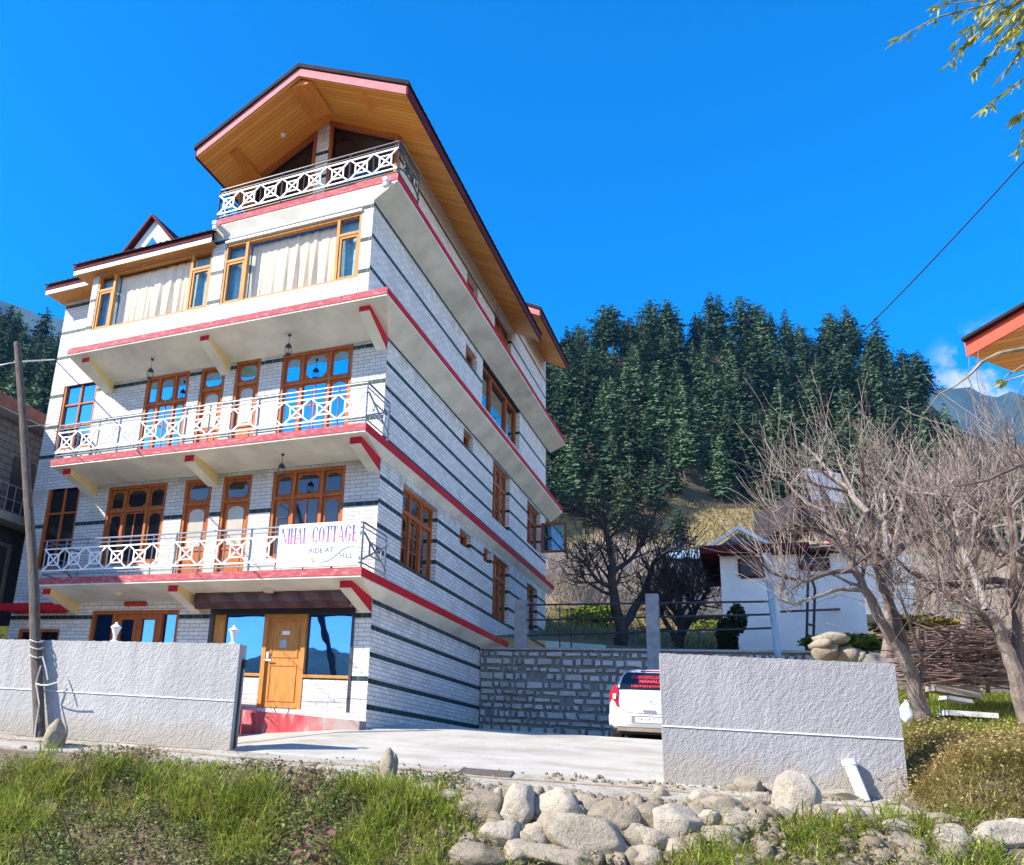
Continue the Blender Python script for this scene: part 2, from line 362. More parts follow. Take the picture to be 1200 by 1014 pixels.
window('window', MY(0), *H2[4], 'triple', M['mirror_glass'])
window('window', MY(0), *lw, 'small', M['dark_glass']); window('window', MY(0), *grw, 'small', M['dark_glass'])
# shop entrance: two panes with a door between
def shopfront():
    a0, a1, z0, z1 = shop; Mp = MY(0); fr, pns, lows, dk = MB(), [], [], MB()
    d0, d1 = -2.47, -1.53; zs = -1.93
    bars(dk, Mp, a0, a0+.1, z0, z1-.0, -.14, .02); bars(dk, Mp, a1-.06, a1, z0, z1, -.14, .02); bars(dk, Mp, a0+.1, a1-.06, z1-.12, z1, -.14, .02)
    bars(fr, Mp, a0+.1, a0+.38, z0, z1-.12, -.14, -.03)
    for a in (d0, d1): bars(fr, Mp, a-.05, a+.05, z0, z1-.12, -.14, .0)
    bars(fr, Mp, d0+.05, d1-.05, z1-.2, z1-.12, -.14, -.01)
    for s, e in ((a0+.38, d0-.05), (d1+.05, a1-.06)):
        bars(fr, Mp, s, e, zs-.06, zs, -.14, .0); pns.append(MB().prism(pane_poly('rect', s, e, zs, z1-.12), Mp, -.1, -.09))
        lows.append(MB()); bars(lows[-1], Mp, s, e, z0, zs-.06, -.14, -.02)
    f = fr.build('shopfront_frame', M['pine'], hotel)
    for q in pns: q.build('pane', M['shop_glass'], f)
    for q in lows: q.build('tiled_sill', f_g, f)
    dk.build('dark_frame', M['black_metal'], f)
    dr = MB(); bars(dr, Mp, d0+.05, d1-.05, z0+.02, z1-.2, -.12, -.06); dz = z0+.02
    for q0, q1 in ((dz+.12, dz+.88), (dz+1.02, dz+1.78)):
        for s, e, u, v in ((d0+.14, d1-.14, q0, q0+.03), (d0+.14, d1-.14, q1-.03, q1), (d0+.14, d0+.17, q0+.03, q1-.03), (d1-.17, d1-.14, q0+.03, q1-.03)): bars(dr, Mp, s, e, u, v, -.06, -.045)
    dd = dr.build('door', M['pine'], hotel)
    h = MB(); h.box(d0+.08, d0+.12, .0, .06, dz+1.0, dz+1.13); h.box(d0+.07, d0+.21, -.02, .0, dz+.94, dz+.98); h.build('handle', M['white_metal'], dd)
    h = MB(); h.box(d0+.39, d0+.57, .05, .06, dz+1.5, dz+1.58); h.build('door_plate', M['white_metal'], dd)
    h = MB(); h.box(d0+.36, d0+.52, .05, .06, dz+1.22, dz+1.4); h.build('notice', M['steel'], dd)
shopfront()
def lobby():
    a0, a1, z0, z1 = lob; Mp = MY(0); fr, pn = MB(), MB(); xs = [a0, -6.68, -5.33, a1]
    outer(fr, Mp, a0, a1, z0, z1, .09)
    for a in xs[1:3]: bars(fr, Mp, a-.06, a+.06, z0, z1-.09, -.14, .0)
    pn2 = MB(); pn.prism(pane_poly('rect', a0+.09, xs[1]-.06, z0, z1-.09), Mp, -.1, -.09); pn2.prism(pane_poly('rect', xs[2]+.06, a1-.09, z0, z1-.09), Mp, -.1, -.09)
    f = fr.build('lobby_frame', M['wood'], hotel); pn.build('pane', M['shop_glass'], f); pn2.build('pane', M['shop_glass'], f)
    mid = (xs[1]+xs[2])/2
    for s, e in ((xs[1]+.06, mid-.005), (mid+.005, xs[2]-.06)):
        l, g = MB(), MB(); outer(l, Mp, s, e, z0, z1-.09, .12, (-.12,-.05)); g.prism(pane_poly('rect', s+.12, e-.12, z0+.1, z1-.2), Mp, -.1, -.09)
        o = l.build('door', M['wood'], hotel); g.build('pane', M['shop_glass'], o)
        MB().box(e-.09 if s < mid-.1 else s+.05, e-.05 if s < mid-.1 else s+.09, .0, .05, z0+1.0, z0+1.3).build('handle', M['steel'], o)
    t = MB()
    for k in range(7): t.lathe((-6.35+.09*k, -.04, -.42), [(.0,-.06),(.055,-.04),(.05,.03),(.0,.06)], 8)
    t.box(-6.4,-5.76,-.05,-.006,-.42,-.34); t.build('door_garland', simple('red_cloth',(.5,.04,.02),.9,.3,30), hotel)
lobby()
m = MB(); m.box(-9.95,-7.95,-.55,-.004,-.62,-.45); m.build('canopy_ledge', M['red'], hotel)
# ---- slabs
SL = [(0.0, .26, 8.12, 9.06, .37), (2.973, .155, 8.36, 15.46, .33), (5.993, .45, 8.44, 15.66, .5), (8.70, .58, 4.23, 15.61, .44)]
Y3 = -1.15
BD = [1.165, 1.165, 1.165, 1.25]
for i, (z, o, l, D, t) in enumerate(SL):
    b = BD[i]; th = .18; mb = MB(); L = -l; yi = Y3 if i == 3 else 0
    mb.add([(L,-b,z),(o,-b,z),(o,.0,z),(o,D,z),(0,D,z),(0,0,z),(L,0,z)], [(0,1,2,5,6),(2,3,4,5)])
    zb = z-th
    mb.add([(L,-b,z),(L,-b,zb),(o,-b,zb),(o,-b,z),(o,D,zb),(o,D,z),(0,yi,z-t),(0,D,z-t),(L,yi,z-t),(L,0,z)],
           [(0,1,2,3),(3,2,4,5),(1,8,6,2),(2,6,7,4),(0,9,8,1),(5,4,7)])
    s = mb.build('balcony_slab', M['cream'], hotel, fix=False)
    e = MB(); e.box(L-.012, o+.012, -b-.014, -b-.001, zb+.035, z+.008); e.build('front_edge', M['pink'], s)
    e = MB(); e.box(o+.001, o+.014, -b-.001, D+.012, zb+.05 if i > 1 else zb+.02, z+.012); e.build('side_edge', M['red'], s)
# brackets
for i, z in ((0, 0.0), (1, 2.973), (2, 5.993)):
    t = SL[i][4]
    for xa, xb, rt in ((-8.1,-7.86,0), (-4.42,-4.17,0), (-.27,-.02,1)):
        f0 = z-.18-.1; mb = MB(); prof = [(0,z-t-.3),(0,z-t+.05),(-.98,z-.19),(-.98,z-.36)]
        mb.prism(prof, lambda a, zz, d: (d, a, zz), xa, xb); br = mb.build('bracket', M['cream'], hotel)
        MB().prism([(0,z-t-.3+.012),(0,z-t+.05),(-.98,z-.19),(-.98,z-.36+.012)], lambda a, zz, d: (d, a, zz), xb+.001, xb+.008).build('side_face', M['red'] if rt else M['yellow'], br)
        MB().box(xa+.004, xb+.002, -.99, -.981, z-.345, z-.2).build('end_face', M['red'], br)
# ---- third floor front room (stands on the slab)
Y3 = -1.15
rw = (-3.86,-.27,6.40,8.02); lwn = (-7.8,-4.22,6.42,8.02)
wall(MY(Y3), -8.0, 0, 6.0, 8.255, [rw, lwn], f_3, .14)
m = MB(); m.box(-8.006, -.26, Y3-.008, Y3-.001, 6.01, 6.39); m.build('white_plinth', M['white'], hotel)
m = MB(); m.box(-3.86, -.27, Y3-.05, Y3-.001, 8.035, 8.09); m.build('drip_ledge', M['white'], hotel)
wall(MX(0), Y3, 0, 6.0, 8.26, [], b_3); m = MB(); m.add([(-8,0,6.0),(-8,Y3,6.0),(-8,Y3,8.5),(-8,0,8.9)], [(0,1,2,3)]); m.build('wall', f_3, hotel)
def curtain(a0, a1, z0, z1, y, m, parent, top=0):
    n = int((a1-a0)/.022); vs, fs = [], []; r = random.Random(int(a0*100)); ph = [r.uniform(0, 6) for _ in range(3)]
    for j in range(7):
        z = z1+(z0-z1)*j/6
        for i in range(n+1):
            a = a0+(a1-a0)*i/n; k = .3+.7*j/6
            vs.append((a, y+k*((.03+.025*math.sin(a*3.1+ph[2]))*math.sin(a*21+ph[0]+1.6*math.sin(a*3.7+j*.12))+.022*math.sin(a*41+ph[1]+j*.25+math.sin(a*6))), z))
    for j in range(6):
        for i in range(n): fs.append((j*(n+1)+i, j*(n+1)+i+1, (j+1)*(n+1)+i+1, (j+1)*(n+1)+i))
    MB().add(vs, fs).build('curtain', m, parent, smooth=True, fix=False)
def bigwin(h, ms, which):
    a0, a1, z0, z1 = h; Mp = MY(Y3); fr, pn = MB(), MB()
    outer(fr, Mp, a0, a1, z0, z1, .06, (-.12,-.01))
    bars(fr, Mp, ms[0]-.035, ms[0]+.035, z0+.05, z1-.06, -.12, -.012); bars(fr, Mp, ms[1]-.035, ms[1]+.035, z0+.05, z1-.06, -.12, -.012)
    cz = []
    for s, e in ((a0+.06, ms[0]-.035), (ms[1]+.035, a1-.06)):
        bars(fr, Mp, s, e, z1-.5, z1-.43, -.12, -.014); outer(fr, Mp, s, e, z0+.05, z1-.5, .06, (-.1,-.03)); cz.append((s, e))
    pn.add([Mp(ms[0]+.035,z0+.05,-.07),Mp(ms[1]-.035,z0+.05,-.07),Mp(ms[1]-.035,z1-.06,-.07),Mp(ms[0]+.035,z1-.06,-.07)], [(0,1,2,3)])
    for s, e in cz: pn.add([Mp(s,z1-.43,-.07),Mp(e,z1-.43,-.07),Mp(e,z1-.06,-.07),Mp(s,z1-.06,-.07)], [(0,1,2,3)]); pn.add([Mp(s+.06,z0+.09,-.071),Mp(e-.06,z0+.09,-.071),Mp(e-.06,z1-.56,-.071),Mp(s+.06,z1-.56,-.071)], [(0,1,2,3)])
    f = fr.build('window', M['pine'], hotel); pn.build('pane', M['clear_glass'], f, fix=False)
    curtain(ms[0]+.02, ms[1]-.02, z0+.03, z1-.05, Y3+.24, M['curtain'], f)
    for s, e in cz: curtain(s-.03, e+.03, z0+.03, z1-.05, Y3+.23, M['blue_curtain'], f)
bigwin(rw, (fx(290,285,Y3), fx(397.4,256.7,Y3)), 0); bigwin(lwn, (fx(135.5,322,Y3), fx(226.6,297,Y3)), 1)
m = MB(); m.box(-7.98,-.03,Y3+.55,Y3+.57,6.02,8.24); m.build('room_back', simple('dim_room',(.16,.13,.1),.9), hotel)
# ---- side walls
S1, S2, S10, S10b, S11 = (1.3,3.52,.67,2.51), (5.24,6.2,2.08,2.5), (8.3,10.04,.67,2.52), (7.36,8.1,2.1,2.5), (12.25,13.6,.88,2.48)
wall(MX(0), 0, 7.3, -3.6, -.26, [], b_g)
wall(MX(0), 0, 14.87, -.26, 2.66, [S1, S2, S10, S10b, S11], b_1, .3)
S3, S4, S5 = (8.11,9.96,3.61,5.41), (5.3,6.14,4.92,5.38), (12.2,14.03,3.85,5.36)
wall(MX(0), 0, 14.87, 2.66, 5.62, [S3, S4, S5], b_2, .3)
S6, S7 = (6.87,11.08,6.72,8.19), (5.28,6.28,7.45,7.95)
wall(MX(0), 0, 14.87, 5.62, 8.3, [S6, S7], b_3, .3)
S8, S9 = (5.19,6.2,9.75,10.2), (7.97,9.93,9.3,10.58)
wall(MX(0), 0, 10.42, 8.3, 10.98, [S8, S9], b_4, .3); wall(MX(0), 10.42, 14.87, 8.3, 11.9, [], b_4)
for h, st in ((S1,'side3'),(S2,'small'),(S10,'side3'),(S10b,'small'),(S11,'side2'),(S3,'side3'),(S4,'small'),(S5,'side2'),(S6,'wide'),(S7,'small'),(S8,'small'),(S9,'side2')):
    window('window', MX(-.11), *h, st, M['wide_glass'] if h is S6 else M['side_glass'])
# an open sash on the rear window of the second floor
m = MB(); p = lambda a, z, d: (a, 14.0+d, z)
outer(m, p, .03, .95, 3.9, 5.0, .09, (0,.05)); o = m.build('open_sash', M['wood'], hotel); MB().box(.12,.86,14.02,14.03,3.98,4.91).build('pane', M['mirror_glass'], o)
# rear and left walls close the block
m = MB(); m.add([(0,14.87,-1),(-10.1,14.87,-1),(-10.1,14.87,8.6),(0,14.87,8.6)], [(0,1,2,3)]); m.add([(-10.1,0,-3.6),(-10.1,14.87,-3.6),(-10.1,14.87,8.6),(-10.1,0,8.6)], [(0,1,2,3)])
m.add([(-4.1,.02,8.3),(-4.1,14.87,8.3),(-4.1,14.87,11.3),(-4.1,.02,11.0)], [(0,1,2,3)]); m.add([(-4.1,14.87,8.3),(0,14.87,8.3),(0,14.87,11.9),(-2,14.87,12.9),(-4.1,14.87,11.9)], [(0,1,2,3,4)])
m.build('wall', b_2, hotel, fix=False)
# ---- railings
def xpanel(mb, P0, P1, z0, z1):
    """crossed diagonals with an inner rectangle, in white flat bar"""
    P0 = Vector(P0); P1 = Vector(P1); q = lambda t, s: P0+(P1-P0)*t+Vector((0,0,z0+(z1-z0)*s))
    w = .03
    mb.bar(q(0,0), q(1,1), w); mb.bar(q(0,1), q(1,0), w, w*.9)
    for a, b in (((.25,.25),(.75,.25)), ((.25,.75),(.75,.75)), ((.25,.25),(.25,.75)), ((.75,.25),(.75,.75))): mb.bar(q(*a), q(*b), w*.95, w*.85)
def railing(z, x0, x1, y, yr, h=.9, npan=13, skip=(), topdark=False):
    st, wh = MB(), MB(); n = npan
    for zz, r in ((h, .022), (h-.1, .014), (.1, .016)): st.tube([(x0,y,z+zz),(x1,y,z+zz)], r, 6); st.tube([(x1,y,z+zz),(x1,yr,z+zz)], r, 6); st.tube([(x0,y,z+zz),(x0,yr,z+zz)], r, 6)
    for k in range(n+1):
        x = x0+(x1-x0)*k/n; st.tube([(x,y,z),(x,y,z+h)], .016 if k % 3 else .024, 6)
    st.tube([(x1,yr,z),(x1,yr,z+h)], .024, 6); st.tube([(x0,yr,z),(x0,yr,z+h)], .024, 6)
    yf = y-.03
    for zz in (.17, .69): wh.bar((x0,yf,z+zz), (x1,yf,z+zz), .024, .03)
    for k in range(n):
        if k in skip: continue
        a, b = x0+(x1-x0)*k/n, x0+(x1-x0)*(k+1)/n; xpanel(wh, (a+.01,yf,z), (b-.01,yf,z), .17, .69)
    for xx in (x0, x1):
        wh2 = st
        xpanel(wh2, (xx+.03 if xx == x1 else xx-.03, y, z), (xx+.03 if xx == x1 else xx-.03, yr, z), .17, .69)
    o = st.build('railing', M['black_metal'] if topdark else M['steel'], hotel); wh.build('cross_panel', M['white_metal'], o)
railing(0.012, -8.08, .23, -1.12, -.02); railing(2.985, -8.3, .13, -1.12, -.02); railing(8.712, -4.18, .55, -1.2, -.02, .88, 8, topdark=True)
# ---- awning (rolled shutter box) over the shop
m = MB(); prof = [(0,-.10),(-.42,-.18),(-.5,-.27),(-.52,-.5),(-.46,-.63),(-.4,-.6),(-.36,-.52),(0,-.45)]
n = 24; vs = []; 
for i in range(n+1):
    x = -4.05+(4.05-.3)*i/n
    for (y, z) in prof: vs.append((x, y+.012*math.sin(i*1.7+z*9), z+.012*math.sin(i*.9+y*7)))
k = len(prof); fs = [(i*k+j, i*k+(j+1) % k, (i+1)*k+(j+1) % k, (i+1)*k+j) for i in range(n) for j in range(k)]+[tuple(range(k)), tuple(n*k+j for j in range(k))]
m.add(vs, fs); m.build('shutter_box', simple('maroon_canvas', (.075,.022,.02), .38, .35, 4, .3, 9), hotel)
# ceiling lamps under the first balcony
for x in (-2.11, -6.09): MB().lathe((x,-.6,-.315), [(.0,-.03),(.1,-.02),(.13,.03),(.13,.06)], 12).build('ceiling_lamp', simple('lamp_opal',(.6,.52,.4),.3), hotel)
# cctv cameras on the attic slab
for x in (.35, -4.1):
    c = MB(); c.box(x-.05,x+.05,-1.42,-1.27,8.5,8.57); c.lathe((x,-1.36,8.42), [(0,-.07),(.06,-.05),(.06,.03),(.0,.08)], 8); c.build('security_camera', M['white_metal'], hotel)
# ---- main roof (ridge along y) and raised rear part
XC, XL, XE = -1.95, -4.72, .88; ZE = 10.62; SLP = .53
def gable(y0, y1, dz, front=True):
    zr = ZE+dz+SLP*(XE-XC); roof, sof, fasl, fr, rim = MB(), MB(), [], MB(), MB()
    for sx, xe in ((1, XE), (-1, XL)):
        n = int((y1-y0)/.06); vs, fs = [], []; ze = zr-SLP*abs(xe-XC)
        for i in range(n+1):
            y = y0+(y1-y0)*i/n; w = .014*math.sin(i*math.pi/2)
            vs += [(XC, y, zr+.03+w), (xe+sx*.05, y, ze-.02+w+.03), (XC, y, zr), (xe+sx*.05, y, ze-.03)]
        for i in range(n): a = i*4; b = a+4; fs += [(a,a+1,b+1,b), (a+2,b+2,b+3,a+3), (a+1,a+3,b+3,b+1)]
        fs += [(0,2,3,1), (n*4,n*4+1,n*4+3,n*4+2)]
        roof.add(vs, fs)
        sof.hexa([(XC,y0+.03,zr-.26),(xe-sx*.02,y0+.03,ze-.26),(xe-sx*.02,y1,ze-.26),(XC,y1,zr-.26),(XC,y0+.03,zr-.23),(xe-sx*.02,y0+.03,ze-.23),(xe-sx*.02,y1,ze-.23),(XC,y1,zr-.23)])
        fas = MB(); fasl.append(fas); fas.hexa([(xe-sx*.02,y0,ze-.28),(xe+sx*.02,y0,ze-.30),(xe+sx*.02,y1,ze-.30),(xe-sx*.02,y1,ze-.28),(xe-sx*.02,y0,ze-.04),(xe+sx*.02,y0,ze-.05),(xe+sx*.02,y1,ze-.05),(xe-sx*.02,y1,ze-.04)])
        fr.hexa([(XC,y0,zr-.28),(xe,y0,ze-.28),(xe,y0+.03,ze-.28),(XC,y0+.03,zr-.28),(XC,y0,zr-.06),(xe,y0,ze-.06),(xe,y0+.03,ze-.06),(XC,y0+.03,zr-.06)])
        rim.hexa([(XC,y0-.05,zr-.055),(xe+sx*.05,y0-.05,ze-.075),(xe+sx*.05,y0+.02,ze-.075),(XC,y0+.02,zr-.055),(XC,y0-.05,zr+.05),(xe+sx*.05,y0-.05,ze+.03),(xe+sx*.05,y0+.02,ze+.03),(XC,y0+.02,zr+.05)])
    o = roof.build('roof', M['roof'], hotel, fix=False)
    sof.build('soffit', M['soffit'], o); [q.build('eave_board', M['maroon'], o) for q in fasl]; fr.build('gable_board', M['fascia'], o); rim.build('roof_rim', M['roof'], o)
    return zr
zr = gable(-1.68, 10.42, 0); gable(10.3, 14.7, .93)
# gable wall under the roof: brick pier, glazing and timber
zw = zr-.27
zs = lambda x: zw-SLP*abs(x-XC)
m = MB(); m.prism([(-2.28,8.7),(-1.93,8.7),(-1.93,zs(-1.93)),(-2.28,zs(-2.28))], MY(0), -.15, .03); m.build('gable_pier', b_4, hotel)
g, w = MB(), MB()
g.prism([(-4.1,8.7),(-2.28,8.7),(-2.28,zs(-2.28)),(-4.1,zs(-4.1))], MY(0), -.1, -.06); g.prism([(-1.93,8.7),(0,8.7),(0,zs(0)),(-1.93,zs(-1.93))], MY(0), -.1, -.06)
for xa, xb in ((-4.1,-2.28), (-1.93,0)):
    w.bar((xa,-.01,zs(xa)-.05), (xb,-.01,zs(xb)-.05), .12, .1); w.bar((xa,-.01,9.75), (xb,-.01,9.75), .1, .08)
    for t in (0.03,.34,.66,.97): x = xa+(xb-xa)*t; w.bar((x,-.01,8.72),(x,-.01,9.72 if .1 < t < .9 else zs(x)-.02), .08, .08)
o = w.build('gable_window', M['wood'], hotel); g.build('pane', M['dark_glass'], o)
m = MB()
orange = simple('orange_timber',(.72,.24,.035),.45,.2,4,stretch=(6,1,1))
MB().box(-4.12,-3.84,-1.15,-.02,zs(-3.95)-.1,zs(-4.1)+.0).build('purlin', orange, hotel); MB().box(-.42,-.24,-1.5,-.9,zs(-.33)-.05,zs(-.42)).build('purlin', orange, hotel)
MB().prism([(-2.25,zs(-2.25)-.02),(-1.65,zs(-1.65)-.02),(-1.95,zs(-1.95)-.02)], MY(-1.35), -.9, .2).build('ridge_block', orange, hotel)
MB().lathe((-2.95,-.6,zs(-2.95)-.03), [(0,-.02),(.06,-.01),(.07,.04)], 12).build('spot_lamp', M['white_metal'], hotel)
# ---- left wing roof rising backwards, with dormer
def wing(x0, x1, yf, zf, yb):
    roof, sof, fas, fr = MB(), MB(), MB(), MB(); s = .5; n = int((x1-x0)/.05); vs, fs = [], []
    zb = zf+(yb-yf)*s
    for i in range(n+1):
        x = x0+(x1-x0)*i/n; w = .016*math.sin(i*math.pi/2); vs += [(x,yf-.06,zf+.02+w),(x,yb,zb+.05+w),(x,yf-.06,zf-.01),(x,yb,zb)]
    for i in range(n): a = i*4; b = a+4; fs += [(a,b,b+1,a+1),(a+2,a+3,b+3,b+2),(a,a+2,b+2,b)]
    fs += [(0,1,3,2),(n*4,n*4+2,n*4+3,n*4+1)]
    roof.add(vs, fs); o = roof.build('roof', M['roof'], hotel, fix=False)
    fas.box(x0, x1, yf, yf+.02, zf-.13, zf-.015); fas.build('eave_board', M['maroon'], o)
    fr.box(x0+.02, x1-.02, yf+.022, yf+.05, zf-.26, zf-.05); fr.build('eave_trim', M['white_trim'], o)
    d = yb-yf
    sof.hexa([(x0+.03,yf+.05,zf-.24),(x1-.03,yf+.05,zf-.24),(x1-.03,yf+1.2,zf-.24+.02),(x0+.03,yf+1.2,zf-.22),(x0+.03,yf+.05,zf-.21),(x1-.03,yf+.05,zf-.21),(x1-.03,yf+1.2,zf-.18),(x0+.03,yf+1.2,zf-.18)])
    sof.build('soffit', M['pine'], o)
wing(-8.5, -4.12, -1.42, 8.28, 9.0); wing(-10.35, -8.52, -.62, 8.52, 9.0)
m = MB(); A = (-7.28, 10.30)
m.prism([(-8.72,8.6),(-5.84,8.6),A], MY(0), -3.0, 0); d = m.build('dormer', M['white'], hotel)
m = MB(); m.prism([(-7.62,9.35),(-6.94,9.35),(-7.28,9.78)], MY(0), -.02, .012); m.build('dormer_pane', M['mirror_glass'], d)
m = MB()
for sx in (-1, 1): m.hexa([(-7.28,-.16,10.33),(-7.28+sx*1.6,-.16,8.52),(-7.28+sx*1.6,3,8.52),(-7.28,3,10.33),(-7.28,-.16,10.43),(-7.28+sx*1.6,-.16,8.62),(-7.28+sx*1.6,3,8.62),(-7.28,3,10.43)])
m.build('dormer_roof', M['maroon'], d)
# ---- lanterns hanging from the balcony soffits
def lantern(u, v0, v1, label, zs_):
    y = -.6; a = onY(u, v0, y); x = float(a[0]); t = thing('pendant_lantern', label, 'lantern', (x,y,zs_), 'lanterns under the balconies'); L = float(a[2]-onY(u, v1, y)[2])
    r = MB().lathe((x,y,zs_), [(0,-.06),(.045,0)], 8); r.tube([(x,y,zs_),(x,y,zs_-L+.28)], .006, 5); r.build('rod', M['black_metal'], t)
    c = MB(); zb = zs_-L
    c.lathe((x,y,zb), [(0,.30),(.03,.28),(.075,.22),(.078,.2),(.0,.19)], 8); c.lathe((x,y,zb), [(0,0),(.06,.0),(.07,.03),(0,.035)], 8)
    for k in range(6): a_ = k*math.pi/3; c.tube([(x+.06*math.cos(a_),y+.06*math.sin(a_),zb+.02),(x+.085*math.cos(a_),y+.085*math.sin(a_),zb+.12),(x+.07*math.cos(a_),y+.07*math.sin(a_),zb+.21)], .006, 4)
    c.build('cage', M['black_metal'], t); MB().lathe((x,y,zb), [(0,.03),(.055,.06),(.06,.14),(.03,.2),(0,.2)], 8).build('shade', M['clear_glass'], t)
lantern(340,387,410,'black caged pendant lantern under the third floor slab, above the right French window',5.62)
lantern(179,418,440,'black pendant lantern hanging under the third floor slab near its left end',5.62)
lantern(332,527,552,'small pale pendant lantern on a rod under the second floor slab',2.72)
# ---- sign board on the first balcony railing
sg = thing('sign_board', 'white sign board reading NIHAL COTTAGE on the lowest balcony railing', 'sign', (-.72,-1.19,.02))
m = MB(); m.box(-1.62,.2,-1.2,-1.18,.04,.93); m.build('board', simple('white_board',(.85,.85,.86),.4,.02,3), sg)
m = MB(); m.bar((-1.62,-1.203,.035),(.2,-1.203,.035),.012); m.build('lower_rim', M['red'], sg)
def grad():
    k = NT('printed_blue_to_pink'); z = k.sep(k.pos())[2]
    k.p('Base Color', k.ramp(k.math('DIVIDE', k.math('SUBTRACT', z, .5), .36), [(0,(.50,.10,.26)),(.45,(.30,.07,.30)),(.75,(.03,.03,.28)),(1,(.03,.03,.25))])); k.p('Roughness', .5); return k.m
def letters():
    T = {}
    def stem(x, w=.21): return [[(x,0),(x+w,0),(x+w,1),(x,1)], [(x-.07,0),(x+w+.07,0),(x+w+.07,.045),(x-.07,.045)], [(x-.07,.955),(x+w+.07,.955),(x+w+.07,1),(x-.07,1)]]
    def arc(a0, a1, n=16, cx=.38, cy=.5, rx=.36, ry=.5):
        q = []
        for i in range(n):
            t0, t1 = a0+(a1-a0)*i/n, a0+(a1-a0)*(i+1)/n
            p = lambda t, o: (cx+math.cos(t)*(rx-(.06+.16*abs(math.cos(t)))*o), cy+math.sin(t)*(ry-.05*o))
            q.append([p(t0,0),p(t1,0),p(t1,1),p(t0,1)])
        return q
    pi = math.pi
    T['N'] = (stem(.07,.06)+stem(.68,.06)+[[(.05,1),(.24,1),(.76,0),(.66,0)]], .82)
    T['I'] = (stem(.08), .34); T['H'] = (stem(.08)+stem(.56)+[[(.2,.47),(.6,.47),(.6,.53),(.2,.53)]], .82)
    T['A'] = ([[(.04,0),(.10,0),(.42,1),(.36,1)],[(.58,0),(.77,0),(.45,1),(.34,1)],[(.18,.3),(.62,.3),(.62,.35),(.18,.35)],[(-.03,0),(.2,0),(.2,.045),(-.03,.045)],[(.5,0),(.86,0),(.86,.045),(.5,.045)]], .82)
    T['L'] = (stem(.08)+[[(.2,0),(.62,0),(.65,.3),(.6,.3),(.55,.05),(.2,.05)]], .68)
    T['C'] = (arc(pi*.22,pi*1.78)+[[(.62,.70),(.69,.70),(.69,1),(.64,1)],[(.63,.0),(.68,.0),(.69,.27),(.65,.27)]], .76)
    T['O'] = (arc(0,2*pi,24), .78)
    T['T'] = (stem(.28)+[[(.02,.95),(.71,.95),(.71,1),(.02,1)],[(.0,.72),(.04,.72),(.07,1),(.0,1)],[(.69,.72),(.73,.72),(.73,1),(.66,1)]], .75)
    T['G'] = (arc(pi*.22,pi*1.8)+[[(.62,.70),(.69,.70),(.69,1),(.64,1)],[(.54,.05),(.70,.05),(.70,.45),(.54,.45)],[(.46,.41),(.78,.41),(.78,.45),(.46,.45)]], .82)
    T['E'] = (stem(.08)+[[(.2,.95),(.62,.95),(.65,.72),(.61,.72),(.55,.95)],[(.2,0),(.66,0),(.69,.28),(.65,.28),(.57,.05),(.2,.05)],[(.2,.47),(.48,.47),(.48,.53),(.2,.53)],[(.46,.37),(.5,.37),(.5,.63),(.46,.63)]], .72)
    return T
def write(txt, x0, x1, z0, z1, y, m, parent, name='lettering'):
    T = letters(); tot = sum(T[c][1] if c != ' ' else .5 for c in txt); s = (x1-x0)/tot; x = x0; mb = MB(); k = 0
    for c in txt:
        if c == ' ': x += .5*s; continue
        for poly in T[c][0]: k += 1; mb.prism([(x+a*s, z0+b*(z1-z0)) for a, b in poly], lambda a, z, d: (a, y-d, z), 0, .004+.0003*(k % 5))
        x += T[c][1]*s
    return mb.build(name, m, parent)
gm_ = grad(); write('NIHAL', -1.56, -.94, .52, .85, -1.2005, gm_, sg); write('COTTAGE', -.85, .16, .52, .85, -1.2005, gm_, sg)
def text(s, size, loc, rot, m, parent, name='lettering', sx=1.0, bold=.0):
    cu = bpy.data.curves.new('t', 'FONT'); cu.body = s; cu.size = size; cu.extrude = .002; cu.offset = bold; cu.align_x = 'CENTER'; cu.align_y = 'CENTER'
    o = bpy.data.objects.new('t', cu); me = bpy.data.meshes.new_from_object(o); bpy.data.objects.remove(o)
    me.transform(Matrix.Translation(Vector(loc)) @ rot.to_4x4() @ Matrix.Diagonal((sx,1,1,1))); me.materials.append(m); return link(name, me, parent)
rotF = Matrix.Rotation(math.pi/2, 3, 'X')
ink = simple('slate_ink', (.05,.10,.16), .5, .1)
text('RIDE AT', .15, (-.62,-1.203,.36), rotF, ink, sg, bold=.001); text('HILL', .15, (-.07,-1.203,.235), rotF, ink, sg, bold=.001)
m = MB(); pts = [(-.78+1.0*t, -1.203, .15+.0+.24/(1+math.exp(-(t-.52)*11))+.03*math.sin(t*6.3)*-1) for t in [i/24 for i in range(25)]]
for i in range(24): m.bar(pts[i], pts[i+1], .005, .016+.012*math.sin(math.pi*i/24))
m.build('hill_swoosh', simple('sage_ink',(.18,.22,.2),.5), sg)
m = MB(); m.prism([(-.84,.2),(-.79,.22),(-.75,.13),(-.8,.12)], MY(-1.2), 0, .004); m.build('brush_tip', simple('tan_ink',(.45,.3,.12),.5), sg)
